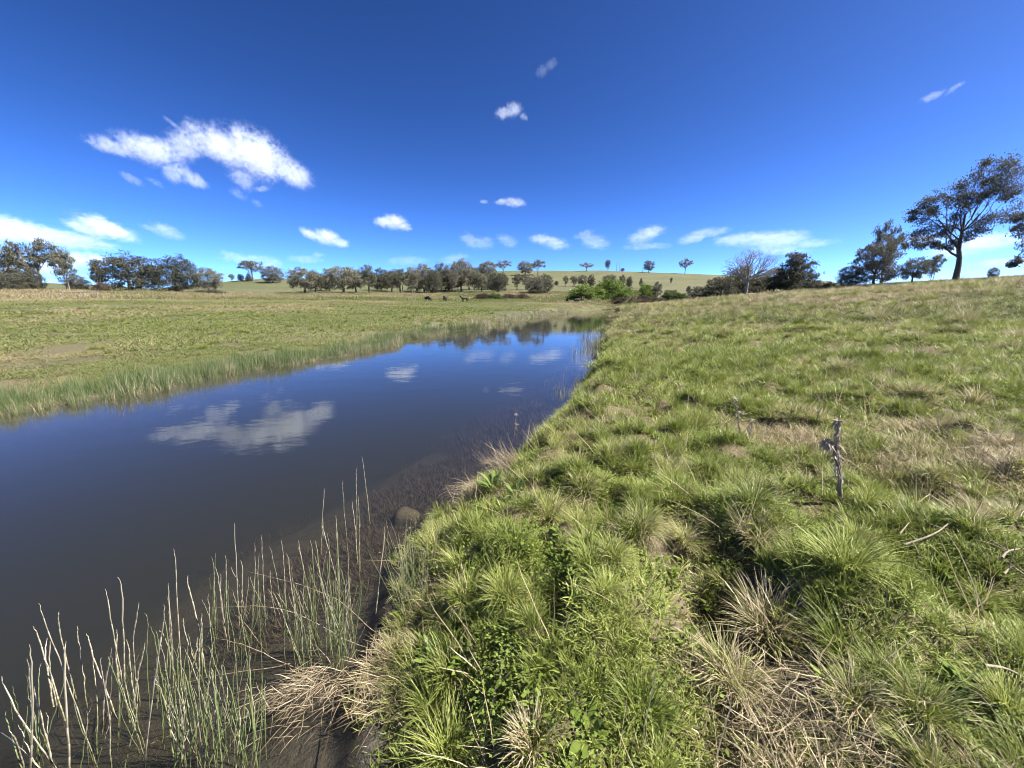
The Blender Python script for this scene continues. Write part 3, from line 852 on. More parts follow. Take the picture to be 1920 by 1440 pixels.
# --- near and middle right bank
def right_bank():
    for nm, r0, r1, dens, src, size, lab in (
        ('turf', .40, 4.2, 40, TURF, 1.0, 'short green turf covering the near bank'),
        ('turf', 4.2, 10, 13, TURF, 1.6, 'short green turf on the middle of the right bank')):
        n = int(dens * (r1 * r1 - r0 * r0) * R(127) / 2)
        x, y = sector(rg, n, r0, r1, -32, 95)
        s, dl, dr = shore(x, y)
        d = dryness(x, y)
        keep = (dr < -.04 * size) & not_bare(x, y, rg)
        spread_tufts(nm, lab, 'grass', rg, (x, y), src, size, keep, d * .9, tint=np.clip(.2 + .7 * fbm(x * 2, y * 2, 31, 3) + .25 * (rg.random(n) - .5), 0, 1), follow=.18 * size)
    n = 4200
    x, y = sector(rg, n, .6, 12, -34, 76)
    s, dl, dr = shore(x, y)
    f = fbm(x * 1.6, y * 1.6, 33, 3)
    keep = (dr < -.02) & (f > .47) & not_bare(x, y, rg)
    spread_tufts('grass_tufts', 'taller green grass tufts over the near right bank', 'grass', rg, (x, y), MED, .50 + .05 * np.hypot(x, y), keep, np.clip(dryness(x, y) * .75 - .05, 0, 1), tilt=.18)
    n = 520
    x, y = sector(rg, n, .5, 5, -34, 70)
    s, dl, dr = shore(x, y)
    keep = (dr < -.03) & (fbm(x * 1.3, y * 1.3, 35, 3) > .5) & not_bare(x, y, rg)
    spread_tufts('clover', 'low clover and small leafy weeds among the near grass', 'ground cover', rg, (x, y), CLOV, 1.0, keep, np.zeros(n))
    n = 160
    x, y = sector(rg, n, .7, 5, -34, 66)
    s, dl, dr = shore(x, y)
    spread_tufts('broad_weeds', 'scattered broad-leaved weeds among the near grass', 'weeds', rg, (x, y), DOCK, .7, dr < -.05, np.zeros(n))
    n = 4200
    x, y = sector(rg, n, .5, 11, -34, 78)
    s, dl, dr = shore(x, y)
    d = dryness(x, y) + .08 * np.exp(-((x - 1.9) ** 2 + (y - 1.2) ** 2) / .4)
    keep = (dr < -.02) & (d > .40 + .35 * rg.random(n)) & not_bare(x, y, rg)
    spread_tufts('dead_thatch', 'flattened pale dead grass lying in patches on the right bank', 'dead grass', rg, (x, y), THATCH, .8 * (1 + .05 * np.hypot(x, y)), keep, np.full(n, .85), sink=-.02, follow=.15)
    n = 1500
    x, y = sector(rg, n, .8, 14, -30, 76)
    s, dl, dr = shore(x, y)
    spread_tufts('dry_stalks', 'loose dry straw stalks sticking out of the grass', 'dead grass', rg, (x, y), STALK, .9, dr < -.03, np.full(n, .95))
    pts = [(mx + rg.normal(0, .05), my + rg.normal(0, .05), mr) for mx, my, mr, mh in MOUNDS if math.hypot(mx, my) > 1.3]
    x = np.array([p[0] for p in pts]); y = np.array([p[1] for p in pts]); mr = np.array([p[2] for p in pts])
    s, dl, dr = shore(x, y)
    spread_tufts('tussocks', 'rounded grass tussocks on hummocks of the right bank', 'grass', rg, (x, y), TUSS, .44 + .6 * mr, dr < -.08, np.clip(dryness(x, y) * .8 + .08, 0, 1), tilt=.15)
right_bank()

# --- right slope and left field, getting coarser with distance
def fields():
    for r0, r1, dens, src, size, nm, lab in (
        (9.5, 21, 3.2, MID, 1.1, 'slope_grass', 'rough grass on the lower right slope'),
        (21, 44, .62, MIDX, 1.1, 'slope_grass', 'dry rough grass on the middle right slope'),
        (44, 100, .11, FAR, 1.0, 'slope_grass', 'pale dry grass up to the crest of the right slope')):
        n = int(dens * (r1 * r1 - r0 * r0) * R(75) / 2)
        x, y = sector(rg, n, r0, r1, 3, 78)
        s, dl, dr = shore(x, y)
        r = np.hypot(x, y)
        d = np.clip(dryness(x, y) * .6 + .30 * sstep(12, 42, r) + .5 * (fbm(x * .13, y * .13, 51, 3) - .45), 0, .95)
        keep = (dr < -.45 * size) | (y > 99)
        spread_tufts(nm, lab, 'grass', rg, (x, y), src, size, keep, d, tint=np.clip(fbm(x * .5, y * .5, 53, 3) + .3 * (rg.random(n) - .5), 0, 1), follow=.5 * size, zs=np.full(n, .9))
    # tussocks standing proud on the slope
    n = 3000
    x, y = sector(rg, n, 8, 70, 5, 76)
    r = np.hypot(x, y)
    s, dl, dr = shore(x, y)
    d = np.clip(.20 + .26 * sstep(14, 45, r) + 1.1 * (fbm(x * .3, y * .3, 52, 3) - .45), 0, .95)
    spread_tufts('slope_tussocks', 'clumpy tussocks dotting the right slope', 'grass', rg, (x, y), TUSS, .72 + .021 * r, (dr < -.3) & (rg.random(n) < np.clip(1.3 - r / 80, .2, 1)), d, tilt=.15)
    for r0, r1, dens, src, size, nm, lab in (
        (8, 17.5, 5.0, MIDL, .85, 'field_grass', 'short green grass on the left bank of the creek'),
        (17, 42, .72, MIDX, 1.0, 'field_grass', 'green grass of the left field near the creek'),
        (42, 106, .12, FAR, 1.0, 'field_grass', 'green grass of the middle left field')):
        n = int(dens * (r1 * r1 - r0 * r0) * R(117) / 2)
        x, y = sector(rg, n, r0, r1, -98, 19)
        s, dl, dr = shore(x, y)
        r = np.hypot(x, y)
        track = np.exp(-((-dl - 3.6 - 1.2 * (vnoise(y * .25, y * 0, 40) - .5)) / .8) ** 2) * (fbm(x * .5, y * .5, 41, 3) > .42)
        d = np.clip(.20 + .9 * (fbm(x * .22, y * .22, 55, 4) - .42) + 1.0 * (fbm(x * .06, y * .06, 56, 3) - .48) + .14 * sstep(25, 90, r), 0, .9)
        keep = (dl < -.35 * size) & (rg.random(n) > .55 * track)
        spread_tufts(nm, lab, 'grass', rg, (x, y), src, size, keep, d, tint=np.clip(.25 + .8 * fbm(x * .35, y * .35, 57, 3) + .25 * (rg.random(n) - .5), 0, 1), zs=np.full(n, .6), follow=.5 * size)
    n = 1500
    x, y = sector(rg, n, 9, 60, -74, 12)
    r = np.hypot(x, y); s, dl, dr = shore(x, y)
    d = np.clip(.22 + 1.2 * (fbm(x * .15, y * .15, 58, 3) - .45), 0, .9)
    spread_tufts('field_tussocks', 'clumpy darker tussocks dotting the left field', 'grass', rg, (x, y), TUSS, .45 + .014 * r, (dl < -.8) & (fbm(x * .2, y * .2, 59, 3) > .42), d, tint=.5 * rg.random(n), tilt=.15)
    n = 900
    x, y = sector(rg, n, 96, 150, -62, 14)
    d = np.clip(.42 + 1.1 * (fbm(x * .06, y * .06, 61, 3) - .5), 0, 1)
    spread_tufts('dry_grass_strip', 'brown dry grass strip in front of the tree line', 'dead grass', rg, (x, y), FARX, 1.0, None, d, zs=.7 + .6 * rg.random(n), follow=3)
    n = 420
    x, y = sector(rg, n, 96, 135, 10, 70)
    spread_tufts('dry_grass_strip', 'dry grass behind the crest of the right slope', 'dead grass', rg, (x, y), FARX, 1.0, (y > 100) | (x > 45), np.full(n, .5), follow=3)
fields()

# --- rushes along both banks
def rush(rng, n, spread, h, w, lean=.28, curl=.35):
    return blades(rng, n, spread, h, (.02, lean), (-.1, curl), w, 4, .3, tipw=.25)
RUSH = [blade_mesh('rush_clump', [rush(rg, 30, .16, (.22, .58), .0055), blades(rg, 10, .2, (.15, .4), (.6, 1.5), (-.2, .5), .006, 3, .1)], M_RUSH) for _ in range(4)]
RUSH_T = [blade_mesh('rush_clump', [rush(rg, 18, .25, (.35, .8), .011, .22, .3)], M_RUSH) for _ in range(3)]
def rushes():
    n = 3700
    y = -3 + 32 * rg.random(n) ** 1.1
    le = np.interp(y, LE_Y, LE_X)
    off = rg.normal(-.25, .42, n)
    x = le + off + 2.2 * (vnoise(y * .35, y * 0, 8) - .5) * np.clip(y / 25, .25, 1)
    s, dl, dr = shore(x, y)
    keep = (dl < .22) & (dl > -1.5)
    d = np.clip(.06 + .50 * sstep(-.35, .1, dl) * rg.random(n) + .3 * (fbm(y * .5, x * .5, 63, 2) - .4), 0, 1)
    spread_tufts('bank_rushes', 'upright green and straw rushes fringing the left waterline', 'rushes', rg, (x, y), RUSH, .42 + .5 * fbm(y * .8, x * .8, 64, 2), keep, d, tilt=.1)
    n = 420
    y = 24 + 42 * rg.random(n)
    le = np.interp(y, LE_Y, LE_X)
    x = le + rg.normal(-.3, .5, n) + 2.2 * (vnoise(y * .35, y * 0, 8) - .5) * np.clip(y / 25, .25, 1)
    spread_tufts('bank_rushes', 'sparse pale rushes along the far left waterline', 'rushes', rg, (x, y), RUSH_T, .9, None, np.clip(rg.normal(.6, .2, n), 0, 1))
    # right: pale stand in the water
    n = 150
    y = 14 + 18 * rg.random(n) ** 1.3
    re = np.interp(y, RE_Y, RE_X)
    x = re - .05 - np.abs(rg.normal(0, .55, n)) * np.clip(y / 18, .5, 1.2)
    spread_tufts('water_rushes', 'pale dry rush stand in the water along the right bank', 'rushes', rg, (x, y), RUSH_T, .7, None, np.clip(rg.normal(.5, .2, n), 0, 1))
    n = 70
    y = 8 + 4.6 * rg.random(n)
    re = np.interp(y, RE_Y, RE_X)
    x = re - .05 - np.abs(rg.normal(0, .5, n))
    spread_tufts('water_rushes', 'thin dark rushes standing in the water off the right bank', 'rushes', rg, (x, y), [RUSH_T[0]], .42, None, np.clip(rg.normal(.4, .2, n), 0, 1))
    n = 700
    y = 1.6 + 38 * rg.random(n) ** 1.4
    re = np.interp(y, RE_Y, RE_X)
    x = re + .03 + np.abs(rg.normal(0.05, .3, n))
    spread_tufts('bank_edge_grass', 'long grass hanging over the right bank edge', 'grass', rg, (x, y), MED, .55 + .03 * y, None, np.clip(dryness(x, y) * .9, 0, 1), tilt=.3)
rushes()

# --- submerged weed beds
WW = [blade_mesh('water_weed_patch', patch(rg, .32, 100, 8, .025, (.03, .10), (.1, 1.3), (.1, 1.0), .006, 2, .4), M_WATERWEED) for _ in range(4)]
def water_weed():
    n = 1300
    y = 1.6 + 11 * rg.random(n) ** 1.2
    re = np.interp(y, RE_Y, RE_X)
    q = np.abs(rg.normal(0, 1.1, n)) * (1 + .05 * y)
    x = re - .25 - q
    f = fbm(x * .9, y * .9, 71, 3)
    z = ground(x, y)
    keep = (q < 2.8) & (f > .34 + .08 * q) & (z < -.07) & (y > 2.0 + .5 * q)
    spread_tufts('water_weed', 'brown submerged water weed along the right shore', 'water weed', rg, (x, y), WW, np.clip(.6 - z * .8, .5, 1.0), keep, np.full(n, .4), zs=np.clip(-z * 4.0, .4, 1.3), follow=.2)
    # dead reed litter on the shallow bed, one tangled sheet
    n = 110
    x = -.85 - 2.6 * rg.random(n) ** 1.2; y = .55 + 1.75 * rg.random(n)
    z = ground(x, y) + .01 + .03 * rg.random(n)
    V, F, bv, bt = blades(rg, n, 1.0, (.15, .6), (1.42, 1.6), (-.1, .1), .009, 3, 0, base=(x, y, z))
    me = mesh_of('reed_litter', V, F, M_LITTER, {'bv': bv, 'bt': bt})
    tag(new_obj('reed_litter', me), 'sunken brown reed litter in the shallow corner', 'reed litter', kind='stuff')
M_LITTER = leafy('sunken_litter', [(.03, .022, .014), (.05, .037, .025), (.07, .053, .035)], [(.04, .03, .02), (.07, .053, .036), (.13, .10, .07)], trans=.05, rough=.8, spec=.1, instancer=False)
water_weed()

# ------------------------------------------------------------------ trees
class TubeSet:
    def __init__(s): s.V, s.F, s.n = [], [], 0
    def tube(s, pts, rad, sides=6):
        pts = np.asarray(pts, float); k = len(pts)
        t = np.gradient(pts, axis=0); t /= np.linalg.norm(t, axis=1, keepdims=True) + 1e-9
        ref = np.array([.31, .95, .07]) if abs(t[0, 2]) > .8 else np.array([0, 0, 1.0])
        u = np.cross(t, ref); u /= np.linalg.norm(u, axis=1, keepdims=True) + 1e-9
        v = np.cross(t, u)
        a = np.arange(sides) / sides * 6.2832
        ring = u[:, None] * np.cos(a)[None, :, None] + v[:, None] * np.sin(a)[None, :, None]
        P = pts[:, None] + ring * np.asarray(rad)[:, None, None]
        s.V.append(P.reshape(-1, 3))
        i = (np.arange(k - 1) * sides)[:, None]; j = np.arange(sides)[None]; j2 = (j + 1) % sides
        s.F.append((np.stack([i + j, i + j2, i + sides + j2, i + sides + j], -1).reshape(-1, 4)) + s.n)
        s.n += k * sides
    def mesh(s, name, mat):
        return mesh_of(name, np.concatenate(s.V), np.concatenate(s.F), mat, None, True)

def limb_path(a, b, rng, rise=.25, wob=.05, n=7):
    a, b = np.asarray(a, float), np.asarray(b, float)
    L = np.linalg.norm(b - a)
    t = np.linspace(0, 1, n)[:, None]
    mid = (a + b) / 2 + np.array([0, 0, -rise * L * .35]) * 0 + np.array([0, 0, rise * L * .3])
    p = (1 - t) ** 2 * a + 2 * t * (1 - t) * mid + t ** 2 * b
    w = rng.normal(0, wob * L, (n, 3)); w[0] = w[-1] = 0
    return p + np.cumsum(w, 0) * np.sin(t * math.pi) * .6

def leaf_cloud(rng, clumps, per, leaf, aspect=.38, hang=.6, sprays=9, squash=.75, fill=.55):
    """leaf-sized faces gathered into sprays inside every clump (x, y, z, r)"""
    C, S = [], []
    for (x, y, z, r) in clumps:
        k = max(3, int(sprays * (.7 + .6 * rng.random())))
        d = rng.normal(0, 1, (k, 3)); d /= np.linalg.norm(d, axis=1, keepdims=True)
        rr = r * (rng.random((k, 1)) ** fill)
        c = np.array([x, y, z]) + d * rr * np.array([1, 1, squash])
        n = max(4, int(per / k))
        sp = np.repeat(c, n, 0) + rng.normal(0, r * .30, (k * n, 3)) * np.array([1, 1, .75])
        C.append(sp); S.append(np.full(k * n, 1.0))
    C = np.concatenate(C); n = len(C)
    L = leaf * (.6 + .8 * rng.random(n))
    ax = rng.normal(0, 1, (n, 3)); ax[:, 2] -= hang * 2.2
    ax /= np.linalg.norm(ax, axis=1, keepdims=True)
    q = rng.normal(0, 1, (n, 3)); sd = np.cross(ax, q); sd /= np.linalg.norm(sd, axis=1, keepdims=True) + 1e-9
    u = ax * L[:, None] * .5; v = sd * (L * aspect * .5)[:, None]
    V = np.stack([C - u, C - v + u * .1, C + u, C + v + u * .1], 1).reshape(-1, 3)
    F = np.arange(n * 4).reshape(n, 4)
    return V, F, np.repeat(rng.random(n), 4), np.full(n * 4, .45)

def make_tree_meshes(seed, clumps, trunk_top, trunk_r, nprim=5, leafm=None, barkm=None, per=150, leaf=.4, fork=.35, stems=1, lean=(0, 0), twig=True,
                     hang=.6, sprays=9, squash=.75, aspect=.38, fill=.55, bark_vis=1.0):
    """clumps in a tree about 10 m high; returns (trunk mesh, crown mesh)"""
    rng = np.random.default_rng(seed)
    T = TubeSet()
    cl = np.array(clumps, float)
    ang = np.arctan2(cl[:, 1], cl[:, 0])
    starts = []
    for s in range(stems):
        sx, sy = (0, 0) if stems == 1 else (.35 * math.cos(s * 6.28 / stems + seed), .35 * math.sin(s * 6.28 / stems + seed))
        tx, ty = lean[0] + sx * 3.2 * (stems > 1), lean[1] + sy * 3.2 * (stems > 1)
        zz = np.linspace(-.35, trunk_top, 9)
        f = np.clip(zz / trunk_top, 0, 1)
        p = np.stack([sx + (tx - sx) * f ** 1.2, sy + (ty - sy) * f ** 1.2, zz], 1) + np.cumsum(rng.normal(0, .06, (9, 3)), 0) * np.array([1, 1, 0])
        r = trunk_r * (1 - .72 * f) * (1 + .25 * np.exp(-np.maximum(zz, 0) * 2.5)) / (1 if stems == 1 else 1.4)
        T.tube(p, r, 9)
        starts.append((p, r))
    # limbs towards groups of clumps
    order = np.argsort(ang + rng.normal(0, .2, len(ang)))
    for grp in np.array_split(order, nprim):
        if not len(grp): continue
        g = cl[grp]
        c = g[:, :3].mean(0)
        st = starts[int(rng.integers(0, stems))] if stems > 1 else starts[0]
        if stems > 1:
            st = min(starts, key=lambda q: np.hypot(q[0][-1, 0] - c[0], q[0][-1, 1] - c[1]))
        zt = np.clip(c[2] * (fork + .25 * rng.random()), trunk_top * .25, trunk_top * .98)
        k = int(np.argmin(np.abs(st[0][:, 2] - zt)))
        a, ra = st[0][k], st[1][k] * .62
        tip = a + (c - a) * .72
        P = limb_path(a, tip, rng, .10, .03, 8)
        RP = np.linspace(ra, ra * .35, 8)
        T.tube(P, RP, 6)
        for ci in grp:
            e = cl[ci, :3]
            j = int(rng.integers(3, 8))
            Q = limb_path(P[j], e, rng, .12, .05, 6)
            T.tube(Q, np.linspace(RP[j] * .7, max(RP[j] * .18, .018), 6), 5)
            if twig:
                for _ in range(3):
                    d = rng.normal(0, 1, 3); d[2] = abs(d[2]) * .7
                    d = d / np.linalg.norm(d) * cl[ci, 3] * .85
                    T.tube(limb_path(Q[4], e + d, rng, .1, .05, 4), np.linspace(max(RP[j] * .25, .02), .01, 4), 4)
    tm = T.mesh('trunk', barkm)
    cm = None
    if leafm is not None:
        V, F, bv, bt = leaf_cloud(rng, clumps, per, leaf, aspect, hang, sprays, squash, fill)
        cm = mesh_of('crown', V, F, leafm, {'bv': bv, 'bt': bt})
    return tm, cm

def clump_set(rng, shape, n, rad=(.7, 1.3)):
    """clump centres for a tree 10 m high and about 10 m wide"""
    out, tries = [], 0
    while len(out) < n and tries < 4000:
        tries += 1
        x, y, z = rng.uniform(-5, 5), rng.uniform(-5, 5), rng.uniform(.5, 9.6)
        q = math.hypot(x, y)
        if shape == 'umbrella':
            top = 9.5 - .10 * q * q; bot = 3.9 + .40 * q
            ok = q < 4.4 and bot < z < top and (q > .9 or z > 6)
        elif shape == 'round':
            ok = (q / 4.2) ** 2 + ((z - 5.5) / 4.1) ** 2 < 1 and ((q / 4.2) ** 2 + ((z - 5.5) / 4.1) ** 2 > .2)
        elif shape == 'dense':
            ok = (q / 4.5) ** 2 + ((z - 4.6) / 4.9) ** 2 < 1 and z > .8
        elif shape == 'slim':
            ok = (q / 3.0) ** 2 + ((z - 5.9) / 3.7) ** 2 < 1
        elif shape == 'cone':
            ok = q < 4.3 * (1 - z / 10.2) ** .62 and z > .9
        elif shape == 'bush':
            ok = (q / 4.6) ** 2 + (z / 9.0) ** 2 < 1 and z < 9
        elif shape == 'willow':
            ok = (q / 4.6) ** 2 + (z / 9.2) ** 2 < 1 and (q / 4.6) ** 2 + (z / 9.2) ** 2 > .3
        r = rng.uniform(*rad)
        if ok and all((x - a) ** 2 + (y - b) ** 2 + (z - c) ** 2 > (.55 * (r + d)) ** 2 for a, b, c, d in out):
            out.append((x, y, z, r))
    return out

PROTO = {}
def proto(key, shape, seed, n, rad, **kw):
    rng = np.random.default_rng(seed)
    PROTO[key] = make_tree_meshes(seed, clump_set(rng, shape, n, rad), **kw)
for k in range(3):
    proto('umbrella%d' % k, 'umbrella', 100 + k, 30, (.75, 1.25), trunk_top=6.2, trunk_r=.30, nprim=5, leafm=M_GUM, barkm=M_BARK, per=130, leaf=.42)
    proto('round%d' % k, 'round', 120 + k, 52, (.9, 1.4), trunk_top=5.6, trunk_r=.34, nprim=6, leafm=M_GUM, barkm=M_BARK_D, per=150, leaf=.42)
    proto('slim%d' % k, 'slim', 140 + k, 34, (.8, 1.25), trunk_top=6.5, trunk_r=.24, nprim=5, stems=2 + (k == 2), leafm=M_GUM, barkm=M_BARK if k == 1 else M_BARK_D, per=140, leaf=.40)
    proto('dense%d' % k, 'dense', 160 + k, 85, (.9, 1.35), trunk_top=5.0, trunk_r=.36, nprim=7, leafm=M_GUM_D, barkm=M_BARK_D, per=130, leaf=.38)
for k in range(2):
    proto('cone%d' % k, 'cone', 180 + k, 85, (.8, 1.25), trunk_top=8.2, trunk_r=.34, nprim=8, leafm=M_GUM_D, barkm=M_BARK_D, per=170, leaf=.34)
    proto('willow%d' % k, 'willow', 200 + k, 46, (.9, 1.5), trunk_top=4.0, trunk_r=.4, nprim=7, leafm=M_WILLOW, barkm=M_BARK_D, per=230, leaf=.7, aspect=.22, hang=1.6, squash=1.2)
    proto('bush%d' % k, 'bush', 220 + k, 44, (1.1, 1.7), trunk_top=3.0, trunk_r=.28, nprim=7, leafm=M_BUSH, barkm=M_BARK_D, per=200, leaf=.6, stems=3)
    proto('darkbush%d' % k, 'bush', 230 + k, 44, (1.1, 1.7), trunk_top=3.0, trunk_r=.28, nprim=7, leafm=M_GUM_D, barkm=M_BARK_D, per=200, leaf=.55, stems=3)
    proto('bramble%d' % k, 'bush', 240 + k, 44, (1.2, 1.8), trunk_top=2.0, trunk_r=.12, nprim=9, leafm=M_BRAMBLE, barkm=M_BRAMBLE, per=190, leaf=.95, aspect=.12, hang=-.2, stems=3)

def plant(name, cat, group, key, px, top, wpx, r, label, turn=None):
    """stand a copy of a tree on the ground in picture column px, r metres off; its height follows from the row its top reaches"""
    x, y, z = col_pos(px, r)
    zt = CAM_Z + r * elev(px, top)
    h = max(zt - z, .8)
    hyp = math.hypot(px - 960, 750)
    w = wpx * r * 750.0 / hyp ** 2                       # a column is narrower off-axis
    tm, cm = PROTO[key]
    rnd = random.Random(int(px * 7 + top))
    e = bpy.data.objects.new(name, None)
    e.empty_display_size = .5
    e.location = (x, y, z)
    sx = w / 8.8
    e.scale = (sx, sx, h / 10.0)
    e.rotation_euler = (0, 0, turn if turn is not None else rnd.random() * 6.28)
    link(e)
    new_obj('trunk', tm, e)
    new_obj('crown', cm, e)
    return tag(e, label, cat, group)

